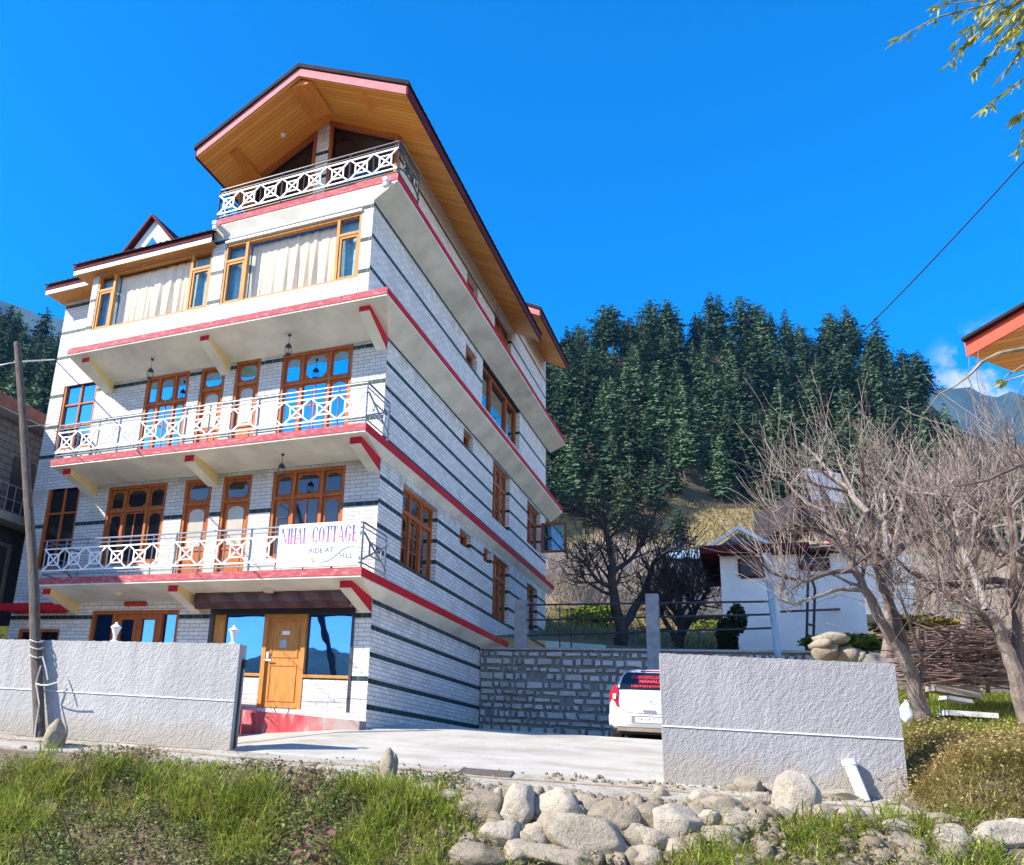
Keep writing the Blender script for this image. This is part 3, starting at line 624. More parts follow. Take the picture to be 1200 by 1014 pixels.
# ================================================================== GROUND
GO = np.array([0.0, -4.72]); GE = np.array([.9887, .150]); GE /= np.linalg.norm(GE); GN = np.array([GE[1], -GE[0]])
def SD(x, y): dx, dy = x-GO[0], y-GO[1]; return dx*GE[0]+dy*GE[1], dx*GN[0]+dy*GN[1]
def XY(s, d): p = GO+GE*s+GN*d; return float(p[0]), float(p[1])
def ss(a, b, t): t = min(1, max(0, (t-a)/(b-a))); return t*t*(3-2*t)
def vnoise(x, y):
    return (math.sin(x*1.7+1.3*math.sin(y*1.1))+math.sin(y*2.3+1.7*math.sin(x*.9+1))+.5*math.sin(x*4.1+y*3.3)+.5*math.sin(y*5.7-x*2.9))/3
def Hsd(s, d):
    if d > 1.55: z = -3.68-1.2*ss(1.5, 3.7, d)+.05*vnoise(s*2, d*2)*ss(1.5, 1.9, d)-.4*ss(3.7, 9, d)*0
    elif d > 0: z = -3.47-.135*d
    else:
        z = min(-3.47-.115*d, -2.74)
        if s < 0: z -= .0*s
    if s < .5 and d < 0: z -= .12*min(3, .5-s)*ss(-8, -4, d)
    m = ss(8.35, 9.2, s)
    if m > 0:
        zt = -2.95-.19*d if d < 0 else -2.95
        zt = min(zt, -.6)
        zt = zt*(1-ss(.1, 1.2, d))+z*ss(.1, 1.2, d)+.05*vnoise(s*1.5, d*1.5)
        z = z*(1-m)+max(z, zt)*m
    return z
def H(x, y): return Hsd(*SD(x, y))
def hit(u, v, d0=6.0, d1=30.0):
    a = d0
    while a < d1:
        p = atD(u, v, a)
        if p[2] < H(p[0], p[1]): return p, a
        a += .03
    return atD(u, v, d1), d1
def sheet(name, s0, s1, d0, d1, ns, nd, m, dz=0.0):
    vs = [];
    for j in range(nd+1):
        for i in range(ns+1):
            s = s0+(s1-s0)*i/ns; d = d0+(d1-d0)*j/nd; x, y = XY(s, d); vs.append((x, y, Hsd(s, d)+dz))
    fs = [(j*(ns+1)+i, (j+1)*(ns+1)+i, (j+1)*(ns+1)+i+1, j*(ns+1)+i+1) for j in range(nd) for i in range(ns)]
    o = MB().add(vs, fs).build(name, m, smooth=True, fix=False); return tag(o, None, kind='structure')
def concrete_mat():
    k = NT('pale_concrete'); P = k.pos(); a = k.noise(P, .9, 8, .65); b = k.noise(P, 9, 6, .7); c = k.noise(P, 55, 3)
    base = k.ramp(a, [(.3, (.34,.31,.255)), (.5, (.46,.43,.37)), (.75, (.53,.505,.45))])
    base = k.mix(k.ramp(b, [(.62, (0,0,0)), (.72, (.55,.55,.55))]), base, (.36,.33,.26))
    v = k.n('TexVoronoi', feature='DISTANCE_TO_EDGE'); k.set(v.inputs['Vector'], k.scale(P, (.35,.35,.35))); v.inputs['Scale'].default_value = 1.6
    wob = k.n('VectorMath', operation='ADD'); k.set(wob.inputs[0], k.scale(P, (.35,.35,.1))); k.set(wob.inputs[1], k.comb(k.noise(P, 2.2, 5), k.noise(P, 2.9, 5), 0)); k.set(v.inputs['Vector'], wob.outputs[0])
    st = k.noise(k.scale(P, (.5,1.6,1)), 1.1, 6, .6); base = k.mix(k.math('MULTIPLY', k.ramp(st, [(.50,(0,0,0)),(.68,(1,1,1))]), .45), base, (.30,.265,.205)); sp_ = k.noise(P, 30, 2, .5); base = k.mix(k.math('MULTIPLY', k.ramp(sp_, [(.66,(0,0,0)),(.72,(1,1,1))]), .5), base, (.16,.13,.09))
    base = k.mix(k.math('MULTIPLY', k.math('LESS_THAN', v.outputs[0], .005), .7), base, (.2,.18,.14))
    k.p('Base Color', base); k.p('Roughness', .9); k.bump(k.math('ADD', b, k.math('MULTIPLY', c, .4)), .35, .02); return k.m
def soil_mat(name, c1, c2, c3):
    k = NT(name); P = k.pos(); a = k.noise(P, 3.2, 8, .7); b = k.noise(P, 28, 5)
    k.p('Base Color', k.mix(k.math('MULTIPLY', b, .6), k.ramp(a, [(.35, c1), (.5, c2), (.65, c3)]), tuple(x*.6 for x in c2))); k.p('Roughness', .95); k.bump(b, .6, .03); return k.m
concrete = concrete_mat(); soil = soil_mat('bank_soil', (.07,.055,.035), (.16,.125,.085), (.12,.12,.05))
dirt = soil_mat('path_dirt', (.20,.15,.10), (.34,.28,.21), (.42,.37,.30))
sheet('driveway', -.1, 8.36, -13.5, .1, 60, 60, concrete); sheet('yard', -14, -.1, -6.5, .1, 40, 20, concrete)
sheet('path', -14, 8.36, .1, 1.55, 180, 16, soil_mat('dusty_path', (.26,.21,.15), (.42,.38,.31), (.50,.47,.41))); sheet('grass_bank', -16, 8.36, 1.55, 4.0, 220, 40, soil)
sheet('hillock', 8.36, 24, -13.5, .1, 60, 60, soil); sheet('grass_verge', 8.36, 24, .1, 4.0, 60, 30, soil)
sheet('road', -40, 45, 4.0, 45, 40, 10, simple('asphalt', (.07,.068,.066), .9, .2, 4))
# dirt seam along the concrete strip
def strip(name, s0, s1, d0, w, m, dz, n=90):
    vs = []
    for i in range(n+1):
        s = s0+(s1-s0)*i/n; a = d0+.05*math.sin(s*1.9)+.03*math.sin(s*5.3); ww = w*(.6+.4*math.sin(s*2.7+1)*math.sin(s*.9))
        for d in (a-ww, a, a+ww): x, y = XY(s, d); vs.append((x, y, Hsd(s, d)+dz+(.012 if d == a else 0)))
    fs = [(i*3+j, i*3+j+1, (i+1)*3+j+1, (i+1)*3+j) for i in range(n) for j in range(2)]
    return tag(MB().add(vs, fs).build(name, m, fix=False), None, kind='structure')
strip('dirt_seam', -9, 8.3, .62, .085, soil_mat('brown_dirt', (.22,.14,.08), (.36,.27,.17), (.42,.34,.24)), .005)
strip('dirt_edge', -12, 8.6, 1.42, .16, dirt, .006); strip('dirt_foot', -12, -.2, .14, .12, dirt, .006)
# manhole grate
(p0, _), (p1, _) = hit(547, 902), hit(592, 911); gs, gd = SD((p0[0]+p1[0])/2, (p0[1]+p1[1])/2)
m = MB(); q = lambda s, d, dz: (*XY(gs+s, gd+d), Hsd(gs+s, gd+d)+dz)
for i in range(9): d = -.2+.05*i; m.hexa([q(-.3,d,.006),q(.3,d,.006),q(.3,d+.025,.006),q(-.3,d+.025,.006),q(-.3,d,.02),q(.3,d,.02),q(.3,d+.025,.02),q(-.3,d+.025,.02)])
for s in (-.32, .3): m.hexa([q(s,-.22,.004),q(s+.03,-.22,.004),q(s+.03,.24,.004),q(s,.24,.004),q(s,-.22,.024),q(s+.03,-.22,.024),q(s+.03,.24,.024),q(s,.24,.024)])
tag(m.build('drain_grate', simple('rusty_grate', (.12,.10,.085), .7, .3, 20)), 'small rusty drain grate set in the pale concrete driveway', 'drain grate')
# ================================================================== GATE WALLS
def stucco(name, c):
    k = NT(name); P = k.pos(); a = k.noise(P, 1.4, 6, .6); b = k.noise(P, 60, 6, .65)
    v = k.n('TexVoronoi', feature='SMOOTH_F1'); k.set(v.inputs['Vector'], P); v.inputs['Scale'].default_value = 52
    streak = k.noise(k.scale(P, (3,3,.25)), 2.2, 6, .7)
    cc = k.ramp(a, [(.3, tuple(x*.86 for x in c)), (.7, c)])
    cc = k.mix(k.math('MULTIPLY', k.ramp(streak, [(.48,(0,0,0)),(.7,(1,1,1))]), .65), cc, tuple(x*.62 for x in c))
    zz = k.sep(P)[2]; low = k.math('MULTIPLY', k.math('SMOOTHSTEP' if False else 'LESS_THAN', zz, -3.3), k.math('MULTIPLY', a, .5)); cc = k.mix(low, cc, (.30,.26,.19)); pt = k.noise(P, .55, 4, .5); cc = k.mix(k.math('MULTIPLY', k.ramp(pt, [(.50,(0,0,0)),(.60,(1,1,1))]), .45), cc, tuple(x*.72 for x in c)); mud = k.math('MULTIPLY', k.ramp(k.math('ADD', k.math('MULTIPLY', k.math('ADD', zz, 3.55), 1.6), k.math('MULTIPLY', k.noise(k.scale(P,(1,1,.4)), 3, 6, .7), -1.0)), [(-.25,(1,1,1)),(.25,(0,0,0))]), .5); cc = k.mix(mud, cc, (.33,.28,.21))
    k.p('Base Color', cc); k.p('Roughness', .9)
    h = k.math('ADD', k.math('MULTIPLY', v.outputs[0], .7), b)
    k.bump(h, 1.0, .0115); return k.m
def gate_wall(s0, s1, th, ztop0, ztop1, label, m, zg):
    cx, cy = XY((s0+s1)/2, 0); t = thing('gate_wall', label, 'wall', (cx, cy, -3.5))
    n, nz = max(8, int((s1-s0)/.035)), 44; rr = random.Random(int(s1*10))
    # plastered slab with a slightly uneven real surface on the camera side
    mb = MB(); vs = []
    for j in range(nz+1):
        for i in range(n+1):
            s = s0+(s1-s0)*i/n; zt = ztop0+(ztop1-ztop0)*i/n; z = -3.85+(zt+3.85)*j/nz; x, y = XY(s, (rr.uniform(-.0025,.003) if 0 < i < n and 0 < j < nz else 0)); vs.append((x, y, z+(rr.uniform(-.006,.006) if j == nz else 0)))
    fs = [(j*(n+1)+i, j*(n+1)+i+1, (j+1)*(n+1)+i+1, (j+1)*(n+1)+i) for j in range(nz) for i in range(n)]
    b = len(vs); P = lambda s, d, z: (*XY(s, d), z)
    top = [nz*(n+1)+i for i in range(n+1)]
    vs += [P(s0+(s1-s0)*i/n, -th, ztop0+(ztop1-ztop0)*i/n) for i in range(n+1)]
    fs += [(top[i], top[i+1], b+i+1, b+i) for i in range(n)]
    c = len(vs); vs += [P(s0,-th,-3.85), P(s1,-th,-3.85)]
    fs += [tuple([c, c+1]+[b+n-i for i in range(n+1)]), tuple([n]+[c+1, b+n]+[j*(n+1)+n for j in range(nz, 0, -1)]), tuple([c, 0]+[j*(n+1) for j in range(1, nz+1)]+[b])]
    mb.add(vs, fs); mb.build('plaster_wall', m, t, fix=False)
    r = MB(); r.hexa([P(s0,.001,zg-.012),P(s1,.001,zg-.012),P(s1,.014,zg-.012),P(s0,.014,zg-.012),P(s0,.001,zg+.004),P(s1,.001,zg+.004),P(s1,.014,zg+.004),P(s0,.014,zg+.004)])
    r.build('joint_line', simple('pale_mortar', (.74,.73,.72), .9), t)
    return t, P
st_l = stucco('white_stucco', (.46,.455,.445)); st_r = stucco('grey_stucco', (.37,.36,.37))
wl, P = gate_wall(-7.5, .04, .26, -2.04, -1.945, 'long whitewashed stucco wall running behind the wooden pole, left of the driveway', st_l, -2.78)
m = MB(); m.hexa([P(.045,-.16,-3.45),P(.065,-.16,-3.45),P(.065,-.11,-3.45),P(.045,-.11,-3.45),P(.045,-.16,-2.2),P(.065,-.16,-2.2),P(.065,-.11,-2.2),P(.045,-.11,-2.2)])
m.hexa([P(.05,-.2,-2.3),P(.09,-.2,-2.3),P(.09,-.13,-2.3),P(.05,-.13,-2.3),P(.05,-.2,-2.16),P(.09,-.2,-2.16),P(.09,-.13,-2.16),P(.05,-.13,-2.16)]); m.build('gate_hinge_bar', M['black_metal'], wl)
wr, P = gate_wall(5.92, 8.52, .24, -1.89, -1.93, 'grey lavender stucco wall with a white drain pipe, right of the driveway beside the car', st_r, -2.79)
a, _ = hit(1004, 924); s_, d_ = SD(a[0], a[1])
top = onY(993, 893, 0); 
def on_wall(u, v, d=0.0):
    dv = ray(u, v); o2 = CC[:2]-GO; t = (d-o2 @ GN)/(dv[:2] @ GN); return CC+dv*t
tp = on_wall(993, 894); ts, td = SD(tp[0], tp[1])
m = MB(); m.tube([P(ts, .075, tp[2]+.03), P(ts+.008, .085, tp[2]-.03), P(ts+.0081, .0851, tp[2]-.0305), P(ts+.09, .24, tp[2]-.42)], [.078,.078,.062,.06], 16); m.build('drain_pipe', M['white_metal'], wr, smooth=False)
# ramp wall along the shop step, faded red
def ramp_mat():
    k = NT('faded_red_plaster'); P_ = k.pos(); X = k.sep(P_); f = k.noise(k.scale(P_, (1,1,.35)), 5, 7, .7); g = k.noise(P_, 1.1, 3)
    c = k.ramp(f, [(.36, (.40,.035,.045)), (.55, (.46,.08,.09)), (.66, (.36,.30,.27)), (.8, (.42,.38,.35))])
    k.p('Base Color', k.mix(k.math('MULTIPLY', k.ramp(k.math('ADD', k.math('MULTIPLY', X[0], .5), g), [(-.0,(0,0,0)),(.35,(1,1,1))]), .85), c, (.34,.30,.27))); k.p('Roughness', .9); k.bump(f, .4, .02); return k.m
t = thing('entrance_plinth', 'faded red low plinth wall under the shop entrance beside the driveway', 'plinth', (-1.5, -.4, -3.2))
m = MB(); m.hexa([(-4.6,-.34,-3.9),(.03,-.34,-3.9),(.03,-.03,-3.9),(-4.6,-.03,-3.9),(-4.6,-.34,-2.64),(.03,-.34,-2.8),(.03,-.03,-2.8),(-4.6,-.03,-2.64)]); m.build('plinth_wall', ramp_mat(), t)
m = MB(); m.box(-3.35,-2.72,-.42,-.345,-3.6,-2.2); m.build('red_post', M['red'], t)
# wall lamps (white urns)
def lamp(u, vb, vt, label):
    b = on_wall(u, vb, -.13); tp = on_wall(u, vt, -.13); h = float(tp[2]-b[2]); s_, _ = SD(b[0], b[1]); zb = -1.945-(.0127*(.04-s_)); c = (float(b[0]), float(b[1]), zb); h = max(h, .2)
    t = thing('wall_lamp', label, 'lamp', c, 'white lamps on the left wall'); k = h/.3
    m = MB().lathe(c, [(.06*k,0),(.06*k,.02*k),(.025*k,.04*k),(.03*k,.10*k),(.0,.10*k)], 12); m.build('lamp_base', M['white_metal'], t)
    m = MB().lathe(c, [(.03*k,.101*k),(.065*k,.2*k),(.07*k,.21*k),(0,.21*k)], 12); m.build('lantern_body', simple('opal_plastic',(.78,.76,.68),.3), t)
    m = MB().lathe(c, [(.08*k,.211*k),(.08*k,.225*k),(.03*k,.265*k),(.018*k,.275*k),(.02*k,.295*k),(0,.3*k)], 12); m.build('lamp_cap', M['white_metal'], t)
lamp(273, 751, 728, 'white lantern lamp on the driveway end of the left wall'); lamp(134, 751, 727, 'white lantern lamp on the left wall next to the wooden pole')
# ================================================================== POLE
def px_path(pts): return [tuple(atD(u, v, D)) for u, v, D in pts]
bark = lambda name, c, v=.45: simple(name, c, .9, v, 5, .8, 30, stretch=(5,5,1))
base, Dp = hit(47, 880); Dp = 12.2
t = thing('wooden_pole', 'crooked weathered wooden utility pole in front of the left white wall', 'pole', tuple(onY(47, 884, -5.36)))
path = [(48,905),(46,850),(44,800),(41,745),(40,690),(37,640),(33,590),(30,540),(27,490),(23,440),(20,402)]
YP = -5.36
m = MB(); m.tube([tuple(onY(u,v,YP)) for (u,v) in path], [.092,.09,.088,.086,.084,.08,.078,.075,.07,.066,.062], 14); m.build('pole', bark('pole_bark', (.11,.088,.07)), t)
r = MB()
for v0 in (752, 760, 770): 
    c = onY(43, v0, YP); r.tube([(c[0]+.1*math.cos(a), c[1]+.1*math.sin(a), c[2]+.02*math.sin(a*2)) for a in [k*.5 for k in range(14)]], .014, 5)
r.tube([tuple(onY(u,v,YP-.1)) for u,v in [(48,780),(42,800),(46,825),(42,850),(40,872)]], .012, 5); r.tube([tuple(onY(u,v,YP-.1)) for u,v in [(50,770),(54,785),(56,797)]], .012, 5)
r.tube([tuple(onY(u,v,YP-.1)) for u,v in [(42,801),(48,803),(56,803),(70,799)]], .012, 5)
r.build('tied_rope', simple('pale_rope', (.55,.53,.50), .8, .2, 30), t)
w = MB(); a = [tuple(onY(u,v,YP)) for u,v in [(-60,446),(0,428),(22,424)]]+[tuple(onY(64,421.5,-.02))]; w.tube(a, .018, 5)
tag(w.build('overhead_wire', simple('white_cable', (.62,.63,.66), .5)), 'pale thick cable from the wooden pole to the hotel corner', 'cable')
w = MB(); a = [tuple(onY(30,500,YP))]+[tuple(onY(58,497.5,-.02))]; w.tube(a, .009, 5); tag(w.build('overhead_wire', simple('grey_cable', (.4,.42,.45), .5)), 'thin grey cable from mid pole to the hotel corner', 'cable')
w = MB(); A, B = atD(1290, 90, 9), atD(925, 452, 60); pts = [tuple(A+(B-A)*t_+np.array([0,0,-1.3*4*t_*(1-t_)*.5])) for t_ in [k/24 for k in range(25)]]
w.tube(pts, [.009+.03*k/24 for k in range(25)], 5); tag(w.build('overhead_wire', simple('dark_cable', (.02,.022,.03), .6)), 'long dark cable sagging across the sky down to the forest', 'cable')
# ================================================================== STONE RETAINING WALL
def stone_mat(name, c1, c2, c3, sc=3.0):
    k = NT(name); P_ = k.pos(); a = k.noise(P_, sc, 6, .6); b = k.noise(P_, 22, 6, .7); oi = k.n('NewGeometry').outputs['Random Per Island']
    f = k.math('ADD', k.math('MULTIPLY', a, .5), k.math('MULTIPLY', oi, .5)); c = k.ramp(f, [(.2, c1), (.5, c2), (.8, c3)])
    c = k.mix(k.math('MULTIPLY', k.ramp(b, [(.5,(0,0,0)),(.75,(1,1,1))]), .5), c, tuple(x*.5 for x in c1)); k.p('Base Color', c); k.p('Roughness', .9); k.bump(b, .6, .02); return k.m
rw_m = stone_mat('ashlar_stone', (.36,.335,.30), (.54,.50,.45), (.68,.635,.57))
t = thing('stone_retaining_wall', 'grey stone block retaining wall behind the parked car', 'wall', (4, 7.2, -2.75))
YW = 7.2; ZT = -.38
m = MB(); m.box(.005, 12.0, YW+.06, YW+.5, -3.2, ZT-.06); m.build('mortar_core', simple('dark_mortar', (.24,.225,.20), .95, .3, 8, .6), t)
def stones(mb, x0, x1, z0, z1, y, rr, hmean=.19, skip=.02):
    z = z0
    while z < z1-.05:
        h = min(hmean*rr.uniform(.8,1.25), z1-z); x = x0+rr.uniform(-.1,0)
        while x < x1:
            w = rr.uniform(.16,.5) if rr.random() < .6 else rr.uniform(.12,.22); a, b = max(x, x0), min(x+w, x1)
            if b-a > .05 and rr.random() > skip:
                g = .012; d = rr.uniform(-.0,.05); j = lambda: rr.uniform(-.045,.045)
                c = [(a+g+abs(j()),z+g+abs(j())),(b-g-abs(j()),z+g+abs(j())),(b-g-abs(j()),z+h-g-abs(j())),(a+g+abs(j()),z+h-g-abs(j()))]
                mx, mz = sum(p[0] for p in c)/len(c), sum(p[1] for p in c)/len(c)
                oc = [(mx+(p[0]-mx)*1.0, y+.08, mz+(p[1]-mz)*1.0) for p in c]; mi = [(p[0], y+.02-d*.5+j()*.3, p[1]) for p in c]; fr = [(mx+(p[0]-mx)*.82, y-.01-d+j()*.4, mz+(p[1]-mz)*.78) for p in c]
                n = len(c); fs = [(i, (i+1)%n, n+(i+1)%n, n+i) for i in range(n)]+[(n+i, n+(i+1)%n, 2*n+(i+1)%n, 2*n+i) for i in range(n)]+[tuple(2*n+i for i in range(n))]
                mb.add(oc+mi+fr, fs)
            x += w
        z += h
m = MB(); stones(m, .01, 8.2, -3.0, ZT, YW, random.Random(3)); m.build('stone_face', rw_m, t, fix=False)
m = MB(); m.box(.01, 8.2, YW-.03, YW+.5, ZT-.055, ZT-.0); m.build('coping', simple('grey_concrete', (.36,.36,.36), .9, .2, 6, .3), t)
conc = simple('post_concrete', (.33,.325,.32), .9, .2, 5, .4, 40)
fe = thing('pipe_fence', 'dark pipe fence with concrete posts on top of the stone retaining wall', 'fence', (4, 7.3, ZT))
m = MB(); m.box(.95,1.27,YW+.02,YW+.3,ZT-.01,.93); m.build('post', conc, fe)
m = MB(); m.box(4.36,4.66,YW-.06,YW+.24,-2.4,1.02); m.build('post', conc, fe)
xr = float(onY(908, 700, YW+.1)[0])
m = MB(); m.tube([(xr,YW+.1,ZT-.05),(xr-.03,YW+.1,float(onY(903,700,YW+.1)[2]))], .035, 8); m.build('post', M['black_metal'], fe)
for va, vb in ((708,704),(726,719),(744,735)):
    a, b = onY(625, va+1, YW+.12), onY(906, vb+1, YW+.12); z0_ = float(a[2]); z1_ = float(b[2]); m = MB(); m.tube([(1.2,YW+.12,z0_),(xr,YW+.12,z1_)], .026, 8); m.build('rail', M['black_metal'], fe)
m = MB()
for x in (2.15, 2.45):
    m.tube([(x,YW+.14,ZT),(x,YW+.14,.72)], .02, 6)
for z in (.1,.45): m.tube([(2.15,YW+.14,z),(2.45,YW+.14,z)], .015, 6)
m.build('frame', M['black_metal'], fe)
# ================================================================== CAR
def car():
    t = thing('parked_car', 'white hatchback seen from behind, parked by the stone retaining wall', 'car', (4.86, 3.0, -2.74))
    ox, oy, oz = 4.88, 2.92, -2.76
    paint = NT('white_car_paint'); paint.p('Base Color', (.80,.80,.80)); paint.p('Roughness', .22); paint.p('Coat Weight', .6); paint = paint.m
    W = .79
    # stations along the length: (y, roof z, roof half width, waist z, waist half width, sill half width, sill z)
    st = [(0.0,.50,.58,.42,.70,.66,.26),(0.03,.62,.62,.50,.74,.70,.25),(.07,.90,.66,.62,.77,.74,.24),(.16,1.02,.655,.70,.785,.76,.23),(.30,1.24,.60,.80,.79,.775,.22),(.46,1.40,.55,.84,.79,.78,.21),(.62,1.455,.55,.86,.79,.78,.2),(1.2,1.49,.57,.88,.795,.785,.2),
          (1.9,1.46,.56,.88,.79,.78,.2),(2.35,1.28,.58,.88,.785,.78,.2),(2.75,1.0,.63,.84,.77,.77,.2),(3.2,.86,.6,.74,.74,.75,.2),(3.45,.72,.5,.6,.66,.7,.22),(3.5,.5,.45,.42,.6,.62,.26)]
    vs, fs = [], []
    for (y, zr_, wr_, zw_, ww, wsl, zs_) in st:
        half = [(0,zr_+.012),(wr_*.55,zr_+.008),(wr_*.88,zr_-.02),(wr_,zr_-.06),((wr_+ww)/2+.02,(zr_*.5+zw_*.5)),(ww,zw_),(ww+.005,(zw_*.6+zs_*.4)),(wsl,zs_+.06),(wsl-.05,zs_)]
        ring = half+[(-x, z) for x, z in half[::-1][:-1]]
        vs += [(ox+x, oy+y, oz+z) for x, z in ring]
    n = len(ring)
    for i in range(len(st)-1):
        for k in range(n): k2 = (k+1) % n; fs.append((i*n+k, i*n+k2, (i+1)*n+k2, (i+1)*n+k))
    fs += [tuple(range(n)), tuple((len(st)-1)*n+k for k in range(n))]
    b = MB().add(vs, fs).build('body', paint, t, smooth=True)
    def lerp(y):
        for a, c in zip(st, st[1:]):
            if a[0] <= y <= c[0]: f = (y-a[0])/(c[0]-a[0]); return [p+(q-p)*f for p, q in zip(a, c)]
    def skin(x, z, off=.012):   # point on the rear skin at height z (search y)
        best = None
        for i in range(200):
            y = .62*i/199; s_ = lerp(y)
            if s_[1]+.012-.02*(abs(x)/max(s_[2],.01))**2*1.2 >= z: return (ox+x, oy+y-off, oz+z)
        return (ox+x, oy+.6, oz+z)
    blk = simple('car_glass', (.012,.014,.02), .08, .1, 3)
    def patch(name, outline, m, off, nx=14, nz=6, parent=None):
        zs_ = sorted({z for _, z in outline}); z0, z1 = zs_[0], zs_[-1]; vs, fs = [], []
        def span(z):
            xs = []
            for (xa, za), (xb, zb) in zip(outline, outline[1:]+outline[:1]):
                if (za-z)*(zb-z) <= 0 and za != zb: xs.append(xa+(xb-xa)*(z-za)/(zb-za))
            return min(xs), max(xs)
        for j in range(nz+1):
            z = z0+(z1-z0)*j/nz; a, c = span(min(max(z, z0+1e-4), z1-1e-4))
            for i in range(nx+1): vs.append(skin(a+(c-a)*i/nx, z, off))
        m0 = len(vs); vs += [(x, y+off+.01, z) for x, y, z in vs]
        for j in range(nz):
            for i in range(nx):
                q = j*(nx+1)+i; fs += [(q, q+1, q+nx+2, q+nx+1)]
        for i in range(nx): fs += [(i, i+1, m0+i+1, m0+i), (nz*(nx+1)+i, nz*(nx+1)+i+1, m0+nz*(nx+1)+i+1, m0+nz*(nx+1)+i)]
        for j in range(nz): a_, b_ = j*(nx+1), (j+1)*(nx+1); fs += [(a_, b_, m0+b_, m0+a_), (a_+nx, b_+nx, m0+b_+nx, m0+a_+nx)]
        return MB().add(vs, fs).build(name, m, parent or t, fix=False)
    rg = patch('rear_window', [(-.60,1.0),(.60,1.0),(.53,1.30),(.47,1.38),(-.47,1.38),(-.53,1.30)], blk, .014)
    red = simple('red_vinyl', (.75,.03,.06), .5, .1, 10)
    # lettering on the rear window: only the middle word can be read
    def marks(z, h, x0, x1, seed):
        rr = random.Random(seed); x = x0; mb = MB()
        while x < x1:
            w = rr.uniform(.02,.035)
            for k in range(3):
                zz = z+h*rr.choice([0,.35,.7]); a, b_ = skin(x, zz, .02), skin(x+w, zz+h*.25, .02); mb.bar(a, b_, .014, .014)
            a, b_ = skin(x+w*.5, z, .02), skin(x+w*.5, z+h, .02); mb.bar(a, b_, .012, .012); x += w+.012
        mb.build('window_lettering', red, rg)
    marks(1.235, .065, -.36, .40, 1); marks(1.055, .045, -.36, .42, 2)
    c = Vector(skin(-.0, 1.175, .03)); dn = Vector(skin(0, 1.22, .03))-Vector(skin(0, 1.13, .03)); an = math.atan2(dn.z, dn.y)
    text('MANALI', .095, c, Matrix.Rotation(an, 3, 'X'), red, rg, 'window_lettering', 1.15, .003)
    tl = simple('tail_lamp_red', (.55,.008,.02), .12, .1, 10); wt = simple('tail_lamp_clear', (.75,.7,.7), .1)
    for s in (-1, 1):
        o = MB(); pr = [(.60,.93),(.66,1.10),(.715,1.06),(.775,.90),(.772,.74),(.70,.66),(.58,.63),(.60,.74)]
        o.add([(ox+s*x, oy+(.02 if x < .7 else .07)+(max(0, z-.9))*.65+.02*(x > .75), oz+z) for x, z in pr]+[(ox+s*x*.97, oy+.2+(max(0, z-.9))*.6, oz+z) for x, z in pr], [tuple(range(8)), tuple(range(8,16))]+[(i, (i+1)%8, 8+(i+1)%8, 8+i) for i in range(8)])
        l = o.build('tail_lamp', tl, t)
        MB().add([(ox+s*x, oy+y, oz+z) for x, z, y in ((.635,.90,.012),(.70,.90,.04),(.705,.80,.04),(.64,.79,.005))], [(0,1,2,3)]).build('clear_lens', wt, l, fix=False)
    m = MB(); P_ = lambda x, z, off: skin(x, z, off)
    # tailgate seam, chrome handle, plate recess, bumper and lower valance
    g = simple('seam_grey', (.10,.10,.11), .5); sm = MB(); pts = [(-.58,.66),(-.52,.58),(-.40,.535),(0,.525),(.40,.535),(.52,.58),(.58,.66)]
    for a, b_ in zip(pts, pts[1:]): sm.bar((ox+a[0],oy+.022-.03*(1-abs(a[0])),oz+a[1]), (ox+b_[0],oy+.022-.03*(1-abs(b_[0])),oz+b_[1]), .02, .008)
    sm.build('tailgate_seam', g, t)
    MB().box(ox-.12,ox+.12,oy-.02,oy+.03,oz+.56,oz+.595).build('chrome_handle', simple('chrome',(.7,.7,.72),.12,.05,4,metal=.9), t)
    bp = MB(); vs = []
    prof = [(-.02,.50),(-.05,.46),(-.055,.36),(-.02,.28),(.02,.27)]
    for i in range(17):
        x = -.80+1.6*i/16; sw = .18*(abs(x)/.8)**4
        for (y, z) in prof: vs.append((ox+x, oy+y+sw, oz+z))
    bp.add(vs, [(i*5+j, (i+1)*5+j, (i+1)*5+j+1, i*5+j+1) for i in range(16) for j in range(4)]); bp.build('bumper', paint, t, smooth=True, fix=False)
    MB().box(ox-.34,ox+.34,oy-.058,oy-.02,oz+.33,oz+.475).build('plate_recess', simple('recess_grey',(.16,.16,.17),.6), t)
    pl = MB().box(ox-.26,ox+.26,oy-.066,oy-.059,oz+.345,oz+.445).build('number_plate', M['white_metal'], t)
    mk = MB(); rr = random.Random(5)
    for k in range(9):
        x = ox-.21+.05*k
        if k in (2, 5): continue
        mk.box(x, x+.012, oy-.07, oy-.067, oz+.365, oz+.425); mk.box(x+.012, x+.032, oy-.07, oy-.067, oz+rr.choice([.365,.39,.412]), oz+.425)
    mk.build('plate_marks', simple('plate_ink',(.12,.13,.2),.5), pl)
    MB().box(ox-.62,ox+.62,oy+.02,oy+.12,oz+.17,oz+.285).build('lower_valance', simple('dusty_plastic',(.20,.16,.13),.8), t)
    MB().box(ox-.66,ox+.66,oy+.10,oy+3.2,oz+.13,oz+.2).build('underbody', simple('underbody_dark',(.02,.02,.022),.9), t)
    e = MB(); e.tube([(ox+.075*math.cos(a), oy-.02, oz+.80+.04*math.sin(a)) for a in [k*math.pi/10 for k in range(21)]], .007, 5)
    e.tube([(ox-.03,oy-.02,oz+.775),(ox-.025,oy-.02,oz+.825)], .006, 5); e.tube([(ox+.025,oy-.02,oz+.775),(ox+.03,oy-.02,oz+.825)], .006, 5); e.tube([(ox-.03,oy-.02,oz+.798),(ox+.03,oy-.02,oz+.802)], .006, 5); e.build('emblem', simple('dark_chrome',(.25,.26,.28),.2,metal=.8), t)
